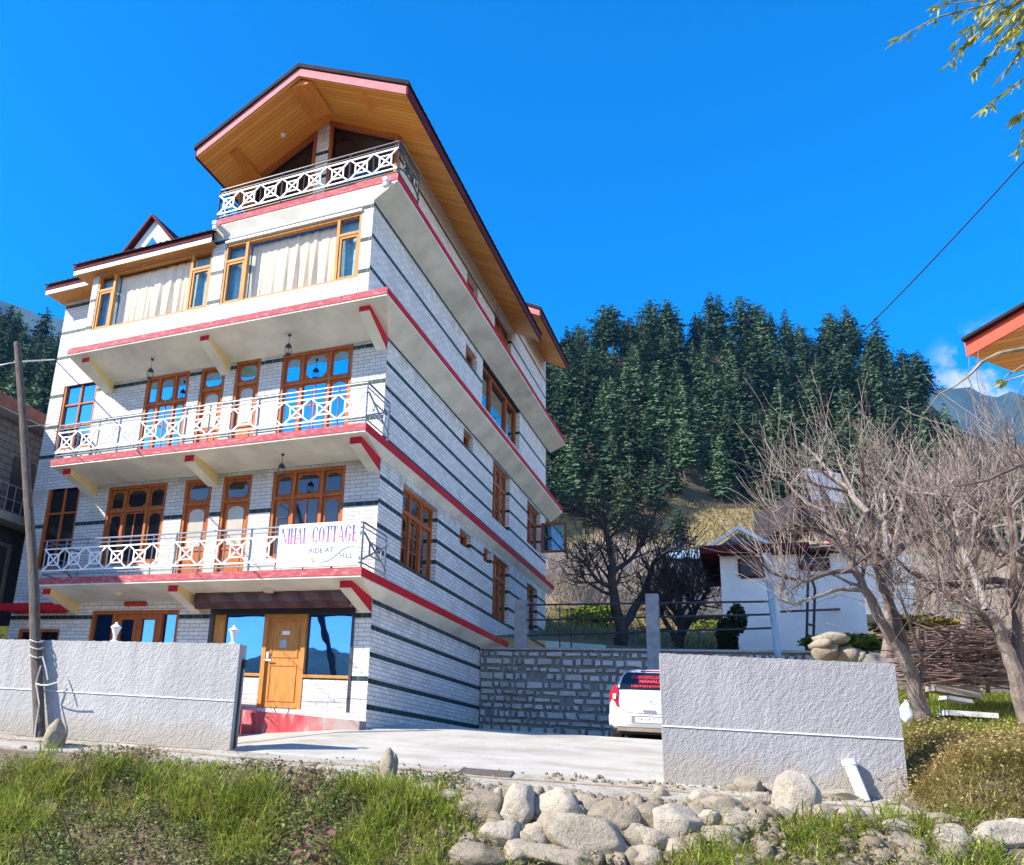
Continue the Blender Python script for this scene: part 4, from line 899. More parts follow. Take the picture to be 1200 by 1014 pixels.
    patch('spoiler_lamp', [(-.2,1.40),(.2,1.40),(.19,1.425),(-.19,1.425)], simple('dark_red_lens',(.25,.01,.02),.2), .02, 6, 2)
    for y in (.62, 2.9):
        for s in (-1, 1):
            x0, x1 = sorted((ox+s*.79, ox+s*.60)); vs = []; n = 20
            for x in (x0, x1):
                for k in range(n): a = 2*math.pi*k/n; vs.append((x, oy+y+.285*math.cos(a), oz+.285+.285*math.sin(a)))
            wh = MB().add(vs, [tuple(range(n)), tuple(range(n,2*n))]+[(k, (k+1)%n, n+(k+1)%n, n+k) for k in range(n)]).build('wheel', simple('tyre_rubber',(.02,.02,.02),.85), t)
            vs = [(ox+s*.795, oy+y+.18*math.cos(a), oz+.285+.18*math.sin(a)) for a in [2*math.pi*k/16 for k in range(16)]]
            MB().add(vs, [tuple(range(16))]).build('rim', M['steel'], wh, fix=False)
    MB().box(ox-.86,ox-.79,oy+2.05,oy+2.2,oz+.92,oz+1.05).build('side_mirror', paint, t)
car()
# ================================================================== BACKGROUND TERRAIN
RIDGE = [(-500,470),(-200,430),(0,415),(40,425),(80,455),(250,440),(450,425),(600,440),(640,436),(700,412),(760,400),(800,402),(850,407),(900,410),(940,416),(980,412),(1020,430),(1060,448),(1090,470),(1115,500),(1160,515),(1200,520),(1500,540)]
def ridge_v(u):
    for (a, va), (b, vb) in zip(RIDGE, RIDGE[1:]):
        if a <= u <= b: return va+(vb-va)*(u-a)/(b-a)
    return 470
def hor(u): return CPY+((AF[2]+AR[2]*(u-CPX)/CF))/AU[2]*CF
def hz(u, D):
    RZ = (hor(u)-ridge_v(u))*AU[2]/CF*250+CC[2]
    T = [(18,-.5),(22,-.35),(26,.4),(40,3.4),(60,8.6),(100,20),(140,32)]
    w = math.sin(u*.021+D*.06)*.5+math.sin(u*.047-D*.11+2)*.35
    if D <= 140:
        z = -.5
        for (a, za), (b, zb) in zip(T, T[1:]):
            if a <= D <= b: z = za+(zb-za)*(D-a)/(b-a)
        return z+w*min(1, max(0, (D-30)/40))*.9
    z0 = 32; t = min(1, (D-140)/110); t2 = t*.85+.15*t*t
    z = z0+(RZ-z0)*t2
    if D > 250: z = RZ-(D-250)*.35
    return z+w*2.2*min(1, max(0, (290-D)/30))
us = list(range(-500, 1701, 11)); Ds = [18,20,22,24,27,30,34,38,43,48,54,60,68,76,85,95,105,115,125,135,143,150,158,166,174,182,190,198,206,214,222,230,238,246,254,262,275,300,340]
vs = [tuple(atZ(u, D, hz(u, D))) for D in Ds for u in us]; n = len(us)
fs = [(j*n+i, j*n+i+1, (j+1)*n+i+1, (j+1)*n+i) for j in range(len(Ds)-1) for i in range(n-1)]
# keep the hill clear of the yard in front of the retaining wall and of the hotel
fs = [f for f in fs if all(vs[k][1] > 7.4 for k in f) or any(vs[k][0] > 12.5 for k in f)]
def hill_mat():
    k = NT('dry_hillside'); P = k.pos(); a = k.noise(P, .12, 8, .65); b = k.noise(P, 1.2, 6, .7)
    c = k.ramp(a, [(.3, (.09,.075,.035)), (.45, (.24,.18,.08)), (.58, (.34,.25,.12)), (.72, (.14,.13,.05))])
    k.p('Base Color', k.mix(k.math('MULTIPLY', b, .55), c, (.10,.075,.04))); k.p('Roughness', 1.0); k.bump(b, .8, .4); return k.m
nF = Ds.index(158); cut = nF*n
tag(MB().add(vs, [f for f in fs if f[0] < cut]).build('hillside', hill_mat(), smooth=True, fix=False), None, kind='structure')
def floor_mat():
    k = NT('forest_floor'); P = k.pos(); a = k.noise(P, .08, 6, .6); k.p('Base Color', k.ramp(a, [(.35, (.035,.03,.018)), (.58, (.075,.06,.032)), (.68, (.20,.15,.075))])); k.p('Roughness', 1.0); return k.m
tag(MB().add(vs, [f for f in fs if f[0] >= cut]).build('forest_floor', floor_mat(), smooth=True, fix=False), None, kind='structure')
# far blue mountains
def far(name, prof, D, m, depth=900):
    us_ = [prof[0][0]+(prof[-1][0]-prof[0][0])*i/160 for i in range(161)]; rr = random.Random(9); vs = []
    for u in us_:
        for (a, va), (b, vb) in zip(prof, prof[1:]):
            if a <= u <= b: v = va+(vb-va)*(u-a)/(b-a)
        v += rr.uniform(-4, 2)+2.5*math.sin(u*.05)+2*math.sin(u*.13+1); p = atD(u, v, D); q = atD(u, hor(u)+5, D-depth); r = atD(u, hor(u)+5, D+depth); mid = (np.array(p)+np.array(q))/2+np.array([rr.uniform(-20,20), 0, rr.uniform(-25,10)])
        vs += [tuple(q), tuple(mid), tuple(p), tuple(r)]
    fs = [(i*4+j, (i+1)*4+j, (i+1)*4+j+1, i*4+j+1) for i in range(160) for j in range(3)]
    tag(MB().add(vs, fs).build(name, m, smooth=True, fix=False), None, kind='structure')
fm = simple('distant_forest', (.045,.075,.06), 1.0, .5, .012)
far('mountain_range', [(-700,330),(-200,300),(-40,335),(0,349),(40,366),(75,378),(160,400),(500,420),(900,440),(1090,462),(1130,456),(1160,460),(1200,464),(1400,450),(1900,440)], 2300, fm, 600)
# ================================================================== CONIFERS
def leafmat(name, c, v=.4, sc=.5):
    k = NT(name); oi = k.n('ObjectInfo').outputs['Random']; f = k.noise(k.pos(), sc, 4); isl = k.n('NewGeometry').outputs['Random Per Island']
    g = k.math('ADD', k.math('MULTIPLY', f, .35), k.math('ADD', k.math('MULTIPLY', isl, .3), k.math('MULTIPLY', oi, .42)))
    k.p('Base Color', k.ramp(g, [(.25, tuple(x*(1-v) for x in c)), (.75, tuple(x*(1+v) for x in c))])); k.p('Roughness', .9); k.p('Specular IOR Level', .05); return k.m
cedar = leafmat('cedar_needles', (.068,.112,.055), .78); trunk_m = simple('cedar_bark', (.13,.10,.075), .95, .3, 2)
def conifer_mesh(seed, h=17.0, wide=4.5, bare=.12, flat=0.0, dens=1.0):
    r = random.Random(seed); vs, fs = [], []; tiers = int(34*dens)
    for k in range(tiers):
        t = (k+r.random()*.9)/tiers; z = h*(bare+(1-bare)*t); prof = (1-t**1.5)**(.88-.3*flat)*(1 if t > .08 else .6+5*t)
        L0 = wide*prof*(.62+.6*r.random())+.35; nb = max(4, int(9*(.5+prof*.7)))
        a0 = r.random()*6.28
        for b in range(nb):
            if r.random() < .1: continue
            a = a0+6.283*b/nb+r.uniform(-.3,.3); L = L0*r.uniform(.6,1.12); dr = -.10-.25*(1-t)*r.random()+.25*t; ca, sa = math.cos(a), math.sin(a)
            m = max(2, int(L/.36))
            for q in range(m):
                f = (q+.6)/m; rr = L*f; zz = z+rr*dr-.05*rr+r.uniform(-.15,.15); sp = (.25+.28*(1-abs(f-.6)))*r.uniform(.6,1.4)*(.55+.45*min(1, L/2.5))
                jj = r.uniform(-.3,.3)*L*.35; cx, cy = ca*rr-sa*jj, sa*rr+ca*jj; an = a+r.uniform(-.7,.7); ox, oy = math.cos(an), math.sin(an); tx, ty = -oy*sp*.75, ox*sp*.75
                dn = r.uniform(.25,.75)*sp; o1 = r.uniform(.35,.8)*sp; n0 = len(vs)
                vs += [(cx-ox*o1*.7,cy-oy*o1*.7,zz+dn*.35), (cx+tx,cy+ty,zz-dn*.25+r.uniform(-.1,.1)), (cx+ox*o1,cy+oy*o1,zz-dn), (cx-tx,cy-ty,zz-dn*.25+r.uniform(-.1,.1))]; fs.append((n0,n0+1,n0+2,n0+3))
    me = bpy.data.meshes.new('crown'); me.from_pydata(vs, [], fs); me.materials.append(cedar)
    tb = MB().tube([(0,0,-1.2),(0,0,h*.3),(r.uniform(-.1,.1),r.uniform(-.1,.1),h*.97)], [.30,.22,.03], 7)
    tm = bpy.data.meshes.new('trunk'); tm.from_pydata(tb.v, [], tb.f); tm.materials.append(trunk_m)
    return me, tm
VAR = [conifer_mesh(1), conifer_mesh(2, 16, 4.7, .08), conifer_mesh(3, 18, 3.9, .2), conifer_mesh(4, 15, 5.0, .26, .8, .8), conifer_mesh(5, 17, 4.7, .32, .85, .9), conifer_mesh(6, 14, 4.4, .05)]
def conifer(p, var, sc, rz, label, group, sz=1.0):
    me, tm = VAR[var]; t = thing('cedar_tree', label, 'tree', p, group); t.scale = (sc, sc, sc*sz); t.rotation_euler = (0, 0, rz)
    for nm, d in (('crown', me), ('trunk', tm)): o = bpy.data.objects.new(nm, d); col.objects.link(o); o.parent = t
    return t
FOR = 'dark green cedars of the forest on the hillside'
rt = random.Random(21); placed = []
def try_tree(u, D, mind):
    p = atZ(u, D, hz(u, D)-.3)
    for q in placed:
        if (q[0]-p[0])**2+(q[1]-p[1])**2 < mind*mind: return None
    placed.append(tuple(p)); return p
cnt = 0
for tries in range(9000):
    if cnt >= 250: break
    D = rt.uniform(148, 262); u = rt.uniform(560, 1120)
    if D < 162 and 800 < u < 900: continue
    if u > 1085 and D > 215: continue
    p = try_tree(u, D, 6.0)
    if p is None: continue
    v = rt.choice([0,0,1,1,2,3,5]) if D < 240 else rt.choice([3,3,4,1,2])
    conifer(tuple(p), v, rt.uniform(.68,1.25), rt.uniform(0,6.28), 'dark green cedar standing in the dense forest on the hillside', FOR); cnt += 1
for tries in range(3000):
    if cnt >= 288: break
    D = rt.uniform(150, 258); u = rt.uniform(-45, 112); p = try_tree(u, D, 6.5)
    if p is None: continue
    conifer(tuple(p), rt.choice([0,1,2,3,5]), rt.uniform(.9,1.25), rt.uniform(0,6.28), 'dark green cedar on the forested slope left of the hotel', 'cedars on the slope left of the hotel'); cnt += 1
conifer(tuple(atZ(729, 128, hz(729, 128)-.3)), 2, .82, 1.0, 'pointed cedar with a bare lower trunk, foremost at the foot of the forest', None)
conifer(tuple(atZ(797, 132, hz(797, 132)-.3)), 5, .62, 2.0, 'small bright cedar at the forest foot above the pale blue roof', None)
for u, D in ((1120,150),(1150,160),(1180,150),(1210,165),(1135,190),(1175,200)):
    conifer(tuple(atZ(u, D, hz(u, D)-.3)), rt.choice([0,1,3]), rt.uniform(.6,.85), rt.uniform(0,6), 'small cedar seen through the bare twigs at the right edge of the forest', 'cedars behind the bare orchard')
# ================================================================== BARE TREES
def grow(mb, p, d, L, r0, depth, rr, o, up=.06):
    """one branch with its children; tapered, wobbling"""
    seg = max(3, int(L/o['seg'])); pts = [Vector(p)]; dirs = []; d = Vector(d).normalized()
    for i in range(seg):
        d = (d+Vector((rr.uniform(-1,1),rr.uniform(-1,1),rr.uniform(-1,1)))*o['wob']*(1 if depth else .6)+Vector((0,0,up))).normalized(); pts.append(pts[-1]+d*(L/seg)); dirs.append(d.copy())
    rad = [max(r0*(1-.8*i/seg), o['min']) for i in range(seg+1)]
    mb.tube(pts, rad, 7 if r0 > .05 else (5 if r0 > .018 else 3), cap=False)
    if depth >= o['depth']: return
    sprout(mb, pts, rad, dirs, L, depth, rr, o)
def sprout(mb, pts, rad, dirs, L, depth, rr, o, t0=.25):
    n = o['kids'][depth]; n = int(n*rr.uniform(.8,1.2)+.5); seg = len(dirs)
    for k in range(n):
        t = rr.uniform(t0 if depth else t0, 1.0); i = min(seg-1, int(t*seg)); q = pts[i].lerp(pts[i+1], t*seg-i); d = dirs[i]
        ax = Vector((rr.uniform(-1,1),rr.uniform(-1,1),rr.uniform(-1,1))).cross(d)
        if ax.length < .1: continue
        nd = Matrix.Rotation(rr.uniform(*o['ang']), 3, ax.normalized()) @ d
        l = L*rr.uniform(*o['len'])*(1.15-.5*t); r = max(min(rad[i]*.62, o['rk'][depth]), o['min'])
        if depth+1 == o['depth']: nd = (nd+Vector((0,0,o['lift']))).normalized(); l = rr.uniform(*o['twig'])
        grow(mb, q, nd, l, r, depth+1, rr, o, o['up'])
def limb(mb, pts, r0, r1, rr, o, L=None, t0=.2):
    pts = [Vector(p) for p in pts]; fine = []
    for a, b in zip(pts, pts[1:]):
        for k in range(3): fine.append(a.lerp(b, k/3)+Vector((rr.uniform(-1,1),rr.uniform(-1,1),rr.uniform(-1,1)))*r0*.25*(k > 0))
    fine.append(pts[-1]); n = len(fine)-1; rad = [r0+(r1-r0)*i/n for i in range(n+1)]
    mb.tube(fine, rad, 9, cap=False); dirs = [(fine[i+1]-fine[i]).normalized() for i in range(n)]
    sprout(mb, fine, rad, dirs, L or sum((fine[i+1]-fine[i]).length for i in range(n)), 0, rr, o, t0)
def twig_mat():
    k = NT('grey_brown_bark'); P = k.pos(); isl = k.n('NewGeometry').outputs['Random Per Island']; f = k.math('ADD', k.math('MULTIPLY', k.noise(k.scale(P, (1,1,.5)), 9, 6, .7), .6), k.math('MULTIPLY', isl, .4))
    k.p('Base Color', k.ramp(f, [(.28, (.09,.05,.042)), (.48, (.20,.148,.122)), (.68, (.36,.305,.265)), (.8, (.22,.20,.13))])); k.p('Roughness', .9); k.bump(k.noise(k.scale(P, (1,1,.3)), 40, 5, .7), .9, .02); return k.m
twig_m = twig_mat(); dark_bark = simple('dark_bark', (.05,.042,.04), .9, .3, 6, .4, 30)
ORCH = dict(seg=.2, wob=.2, min=.0034, depth=3, kids=[6,4,2], ang=(.4,1.3), len=(.3,.62), rk=[.03,.012,.0055], twig=(.3,1.2), lift=.75, up=.09)
def bare(name, label, base, limbs, m, o, seed, group=None, tscale=1.0):
    rr = random.Random(seed); t = thing(name, label, 'tree', tuple(base), group); mb, tb = MB(), MB()
    for L in limbs: limb(mb, L[0], L[1], L[2], rr, o, L[3] if len(L) > 3 else None, L[4] if len(L) > 4 else .2)
    return t, mb
def px(pts, D, dD=0): return [atD(u, v, D+dD*i/(len(pts)-1)) for i, (u, v) in enumerate(pts)]
D = 12.0
b = hit(1080, 840)[0]
t, mb = bare('bare_orchard_tree', 'leafless forked orchard tree rising behind the right end of the grey wall', b, [
    (px([(1082,850),(1072,800),(1055,760),(1030,725),(1012,690),(995,655),(975,620),(962,585)], D), .105, .02, 1.7, .55),
    (px([(1062,775),(1052,735),(1040,700),(1028,665),(1020,620),(1012,575),(1010,530)], D, .5), .08, .02, 2.0, .45),
    (px([(1000,668),(970,672),(940,682),(905,672),(885,655)], D, -.6), .04, .01, .9, .3),
    (px([(1012,692),(985,690),(955,700),(930,708),(912,703)], D, -.8), .035, .009, .7, .4),
    (px([(1016,600),(990,570),(965,545),(940,520)], D, .8), .045, .012, 1.9, .15),
    (px([(1030,665),(1060,640),(1095,615),(1120,580)], D, .6), .05, .012, 1.8, .2),
    (px([(968,600),(945,590),(930,575),(915,555)], D, .3), .03, .009, 1.3, .1),
    (px([(985,640),(955,625),(930,612),(910,595)], D, .9), .03, .009, 1.1, .1),
    (px([(1076,822),(1082,780),(1066,730),(1052,690)], D, -.3), .03, .012, 1.0, .6)], twig_m, ORCH, 5)
mb.build('trunk', twig_m, t, fix=False)
D2 = 11.0; b = hit(1196, 850)[0]
t, mb = bare('bare_orchard_tree', 'leafless orchard tree with long horizontal boughs at the right edge', b, [
    (px([(1212,860),(1196,815),(1185,775),(1172,740),(1155,715)], D2), .12, .05, 1.6, .5),
    (px([(1240,690),(1200,688),(1165,680),(1130,686),(1095,684),(1065,670),(1050,655)], D2+.6), .07, .012, 1.6, .15),
    (px([(1245,665),(1190,655),(1155,640),(1130,620)], D2+1), .06, .015, 1.8, .2),
    (px([(1172,740),(1150,720),(1125,700),(1100,690)], D2, .4), .06, .015, 1.6, .2),
    (px([(1230,560),(1195,545),(1160,562),(1120,570)], D2-.8), .03, .01, 1.2, .1),
    (px([(1196,800),(1192,740),(1190,690),(1186,640),(1180,590)], D2, .8), .07, .02, 1.9, .3),
    (px([(1155,715),(1140,670),(1125,640),(1118,600)], D2, .8), .05, .015, 1.8, .2)], twig_m, ORCH, 6)
mb.build('trunk', twig_m, t, fix=False)
OR2 = dict(ORCH, kids=[6,4,2], min=.005, seg=.26, twig=(.5,1.4), rk=[.06,.022,.01])
specs = [(1040,745,18,'tall leafless orchard tree behind the white shed roof',(930,1080),470),(1130,760,17,'leafless orchard tree over the brushwood heap',(1060,1190),480),(1185,745,20,'pale leafless tree behind the boughs at the right edge',(1130,1240),455),(1095,725,23,'leafless orchard tree in the middle of the orchard, beyond the shed',(1010,1170),465)]
for i, (u, v, D3, lab, (ua, ub), vt) in enumerate(specs):
    z = hz(u, max(18, D3)) if D3 >= 20 else -1.2; b = atZ(u, D3, z); rr = random.Random(50+i); L = []
    vb = v; mid = (u+rr.uniform(-10,10), v-70)
    L.append((px([(u,vb+25),(u+3,vb-30),mid], D3), .13, .09, 1.0, .8))
    for k in range(5):
        ue = ua+(ub-ua)*(k+.5)/5; L.append((px([mid, (mid[0]+(ue-mid[0])*.45, mid[1]-45-10*rr.random()), (mid[0]+(ue-mid[0])*.8, mid[1]-100), (ue, vt+70+rr.uniform(-15,35))], D3, rr.uniform(-1.5,1.5)), .075, .015, 2.4, .15))
    t, mb = bare('bare_orchard_tree', lab, b, L, twig_m, OR2, 60+i); mb.build('trunk', twig_m, t, fix=False)
# two dark trees behind the pipe fence (one bushy)
DK = dict(ORCH, kids=[10,6,3], wob=.16, lift=.25, min=.009, twig=(.4,.9), rk=[.06,.025,.011], seg=.25)
D4 = 24.5; b = atZ(727, D4, -.3)
t, mb = bare('dark_bare_tree', 'dark gnarled leafless tree behind the pipe fence, left of the concrete post', b, [
    (px([(727,758),(727,730),(720,700),(718,665),(712,630),(697,600)], D4), .20, .04, 2.2, .4),
    (px([(728,740),(742,715),(757,690),(765,660),(785,645)], D4, 1), .15, .03, 2.2, .3),
    (px([(718,690),(700,680),(685,660),(675,652)], D4), .08, .02, 1.6, .2), (px([(719,670),(740,655),(755,630),(762,610)], D4, .8), .08, .02, 1.8, .2), (px([(757,690),(775,700),(800,690)], D4), .07, .02, 1.6, .2)], dark_bark, DK, 8)
mb.build('trunk', dark_bark, t, fix=False)
b = atZ(797, D4, -.3)
t, mb = bare('dark_bare_tree', 'dark bushy leafless tree behind the pipe fence, right of the concrete post', b, [
    (px([(795,758),(798,730),(796,705),(800,676)], D4), .13, .03, 2.0, .2), (px([(795,750),(815,715),(828,695),(828,676)], D4, .8), .10, .02, 2.0, .15), (px([(793,752),(775,720),(762,700)], D4, .5), .09, .02, 1.8, .2), (px([(797,730),(782,700),(775,680)], D4), .07, .02, 1.8, .15), (px([(798,720),(812,700),(812,678)], D4, 1), .07, .02, 1.9, .15)], dark_bark, dict(DK, kids=[9,5,3]), 9)
mb.build('trunk', dark_bark, t, fix=False); bushy = t
# pale thicket in the field behind: a few shrub kinds, copied
pale = simple('pale_twigs', (.30,.25,.21), .9, .25, 2)
def shrub_mesh(seed):
    rr = random.Random(seed); mb = MB(); o = dict(seg=.5, wob=.12, min=.013, depth=2, kids=[9,5], ang=(.25,.8), len=(.35,.6), rk=[.03,.016], twig=(.5,1.3), lift=.5, up=.08)
    for k in range(11): a = rr.uniform(0,6.28); grow(mb, (rr.uniform(-.5,.5),rr.uniform(-.5,.5),-.2), (math.cos(a)*.5, math.sin(a)*.5, 1), rr.uniform(2.4,4.2), .035, 0, rr, o)
    me = bpy.data.meshes.new('pale_shrub'); me.from_pydata(mb.v, [], mb.f); me.materials.append(pale); return me
SH = [shrub_mesh(s) for s in (31,32,33)]; rs = random.Random(4)
for k in range(90):
    u = rs.uniform(640, 850); D_ = rs.uniform(43, 88); o = bpy.data.objects.new('pale_shrub', SH[k % 3]); col.objects.link(o); o.location = atZ(u, D_, hz(u, D_)); s = rs.uniform(.5,.75); o.scale = (s, s, s); o.rotation_euler = (0,0,rs.uniform(0,6.28))
    tag(o, 'pale leafless shrub in the thicket on the slope behind the pipe fence', 'shrub', 'pale shrubs of the thicket')
for k in range(16):
    u = rs.uniform(930, 1210); D_ = rs.uniform(30, 60); o = bpy.data.objects.new('pale_shrub', SH[k % 3]); col.objects.link(o); o.location = atZ(u, D_, hz(u, D_)); s = rs.uniform(.7,1.0); o.scale = (s, s, s); o.rotation_euler = (0,0,rs.uniform(0,6.28))
    tag(o, 'leafless shrub far behind the orchard twigs on the right', 'shrub', 'shrubs behind the orchard')
# green bushes behind the fence, ivy mound beside the shed
bushm = leafmat('bush_leaves', (.11,.15,.03), .5, 2.0); ivym = leafmat('ivy_leaves', (.035,.055,.025), .5, 2.0)
def leaf_cloud(mb, c, rx, ry, rz_, n, sz, rr):
    for k in range(n):
        while True:
            p = [rr.uniform(-1,1) for _ in range(3)]
            if .2 < sum(x*x for x in p) < 1: break
        q = Vector((c[0]+p[0]*rx, c[1]+p[1]*ry, c[2]+p[2]*rz_)); a = Vector((rr.uniform(-1,1),rr.uniform(-1,1),rr.uniform(-.6,.6))).normalized()*sz*rr.uniform(.6,1.3); b_ = a.cross(Vector((rr.uniform(-1,1),rr.uniform(-1,1),rr.uniform(-1,1)))).normalized()*sz*.5
        mb.add([q-a, q+b_, q+a, q-b_], [(0,1,2,3)])
def bush(u, v, D_, rx, rz_, n, sz, m, label, name='green_bush', seed=1):
    rr = random.Random(seed); c = atD(u, v, D_); mb = MB()
    for k in range(5): leaf_cloud(mb, (c[0]+rr.uniform(-.5,.5)*rx, c[1]+rr.uniform(-.4,.4)*rx, c[2]+rr.uniform(-.45,.45)*rz_), rx*.55, rx*.55, rz_*.55, n//5, sz, rr)
    return tag(mb.build(name, m, fix=False), label, 'bush')
bush(693,725,36,1.5,.7,2200,.10,bushm,'yellow green bush behind the fence beside the dark gnarled tree',seed=1); bush(665,738,36,1.6,.4,1600,.09,bushm,'low yellow green bush behind the fence by the hotel corner',seed=2)
bush(830,738,38,1.4,.45,1500,.09,bushm,'small yellow green bush under the dark bushy tree',seed=3); bush(856,740,21.5,.42,.75,2400,.07,ivym,'dark leafy mound hanging over the stone wall beside the shed','ivy_mound',4)
bush(1000,757,20,1.2,.28,2400,.08,bushm,'sunlit yellow green bush between the rough stone pile and orchard tree',seed=5); bush(1085,735,22,1.6,.35,1500,.10,leafmat('yellow_leaves',(.22,.17,.03),.4,2),'yellowish bush behind the brushwood heap',seed=6)
# ================================================================== across the road (mirrored in the panes)
m = MB(); rr = random.Random(44); vs = []
for i in range(61):
    x = -260+520*i/60
    for y, z in ((-42,-5),(-75,1+rr.uniform(-1,1)),(-110,9+rr.uniform(-2,2)),(-150,17+rr.uniform(-3,4)),(-190,-5)): vs.append((x+rr.uniform(-3,3), y, z))
fs = [(i*5+j, i*5+j+1, (i+1)*5+j+1, (i+1)*5+j) for i in range(60) for j in range(4)]
tag(m.add(vs, fs).build('opposite_hillside', bpy.data.materials['dry_hillside'], smooth=True, fix=False), None, kind='structure')
for i, (x, y, s) in enumerate([(-9,-36,1.0),(-3,-33,.85),(3,-38,1.1),(10,-35,.95),(-16,-39,1.1),(17,-37,1.0)]):
    c_ = copy_tree(bushy); c_.location = (x, y, -5); c_.scale = (s*1.2, s*1.2, s*1.2); c_.rotation_euler = (0,0,i*1.1); tag(c_, 'leafless tree across the road, mirrored in the hotel windows', 'tree', 'leafless trees across the road')
# ================================================================== OTHER BUILDINGS
# shed on the right
Ds_ = 23.5
sw = simple('shed_plaster', (.90,.83,.75), .85, .1, 1.2, .3, 20)
A, B = atD(846, 700, 23.4), atD(1012, 690, 22.0); e = np.array([B[0]-A[0], B[1]-A[1]]); Ls = float(np.linalg.norm(e)); e /= Ls; nn = np.array([e[1], -e[0]])
SP = lambda s, d, z: (float(A[0]+e[0]*s+nn[0]*d), float(A[1]+e[1]*s+nn[1]*d), z)
zt0 = float(atD(846, 649, 23.4)[2]); zt1 = zt0; zb0 = -.5
sh = thing('shed_building', 'pale plastered shed with dark windows and a maroon roof edge beyond the fence', 'shed', SP(Ls/2, -1, zb0))
def sbox(s0, s1, d0, d1, z0, z1, z1b=None):
    z1b = z1 if z1b is None else z1b; return MB().hexa([SP(s0,d0,z0),SP(s1,d0,z0),SP(s1,d1,z0),SP(s0,d1,z0),SP(s0,d0,z1),SP(s1,d0,z1b),SP(s1,d1,z1b),SP(s0,d1,z1)])
sbox(0, Ls, -4, 0, zb0-.5, zt0, zt0).build('wall', sw, sh)
sbox(0, Ls, .003, .02, zb0+.05, zb0+.32).build('dark_skirting', simple('blue_grey_skirt',(.16,.17,.22),.9), sh)
def swin(u0, v0, u1, v1):
    D_ = 23.4-1.4*(u0-846)/166; a, b_ = atD(u0, v1, D_), atD(u1, v0, D_); s0 = float((a[0]-A[0])*e[0]+(a[1]-A[1])*e[1]); s1 = float((b_[0]-A[0])*e[0]+(b_[1]-A[1])*e[1])
    f = MB(); z0, z1 = float(a[2]), float(b_[2])
    for q in (sbox(s0,s0+.06,.005,.06,z0,z1), sbox(s1-.06,s1,.005,.06,z0,z1), sbox(s0+.06,s1-.06,.005,.06,z1-.06,z1), sbox(s0+.06,s1-.06,.005,.06,z0,z0+.06)): f.add(q.v, q.f)
    o = f.build('window', M['maroon'], sh); sbox(s0+.06,s1-.06,.006,.02,z0+.06,z1-.06).build('pane', simple('black_opening',(.012,.01,.012),.4), o)
swin(864,677,903,653); swin(935,668,972,647)
m = MB(); m.hexa([SP(-.5,.45,zt0+.0),SP(2.2,.45,zt0+.05),SP(2.2,-4.3,zt0+.05),SP(-.5,-4.3,zt0),SP(-.5,.45,zt0+.22),SP(2.2,.45,zt0+.22),SP(2.2,-4.3,zt0+.22),SP(-.5,-4.3,zt0+.22)]); ro = m.build('roof', M['maroon'], sh)
m = MB(); m.hexa([SP(2.2,.45,zt0+.04),SP(Ls+.3,.45,zt0+.08),SP(Ls+.3,-4.3,zt0+.08),SP(2.2,-4.3,zt0+.04),SP(2.2,.45,zt0+.16),SP(Ls+.3,.45,zt0+.18),SP(Ls+.3,-4.3,zt0+.18),SP(2.2,-4.3,zt0+.16)]); m.build('roof', simple('dull_roof',(.20,.12,.10),.9), sh)
G = lambda a, z, d: SP(a, d, z)
m = MB(); m.prism([(-.05,zt0+.225),(1.1,zt0+.225),(.52,zt0+.62)], G, -.6, .2); d = m.build('dormer', simple('dormer_dark',(.04,.05,.045),.5), sh)
m = MB(); m.bar(G(-.25,zt0+.225,.24), G(.52,zt0+.76,.24), .08, .08); m.bar(G(.52,zt0+.76,.24), G(1.3,zt0+.225,.24), .10, .10); m.build('gable_trim', M['white_trim'], d)
# blue pipe post, poles and cross pipe, ladder
a, b_ = atD(898, 648, 19.6), atD(912, 770, 19.6); m = MB(); m.tube([tuple(b_), tuple(a)], .075, 12); tag(m.build('blue_pipe_post', simple('pale_blue_paint',(.25,.42,.58),.5,.2,4)), 'leaning pale blue pipe post in front of the shed', 'post')
lad = thing('iron_frame', 'rusty narrow iron frame leaning against the shed wall', 'frame', tuple(atD(950, 755, 21)))
for p_ in ([(945,762),(947,675)],[(953,762),(955,690),(947,665)]): m = MB(); m.tube([tuple(atD(u, v, 21.2)) for u, v in p_], .035, 6); m.build('upright', M['black_metal'], lad)
m = MB()
for v in (731, 744): m.tube([tuple(atD(945, v, 21.2)), tuple(atD(955, v+3, 21.2))], .03, 5)
m.tube([tuple(atD(915,717,21.4)), tuple(atD(1010,713,22.4))], .03, 6); m.tube([tuple(atD(996,760,22.2)), tuple(atD(994,685,22.2))], .035, 6)
m.build('cross_pipe', simple('rusty_pipe',(.10,.06,.05),.8), lad)
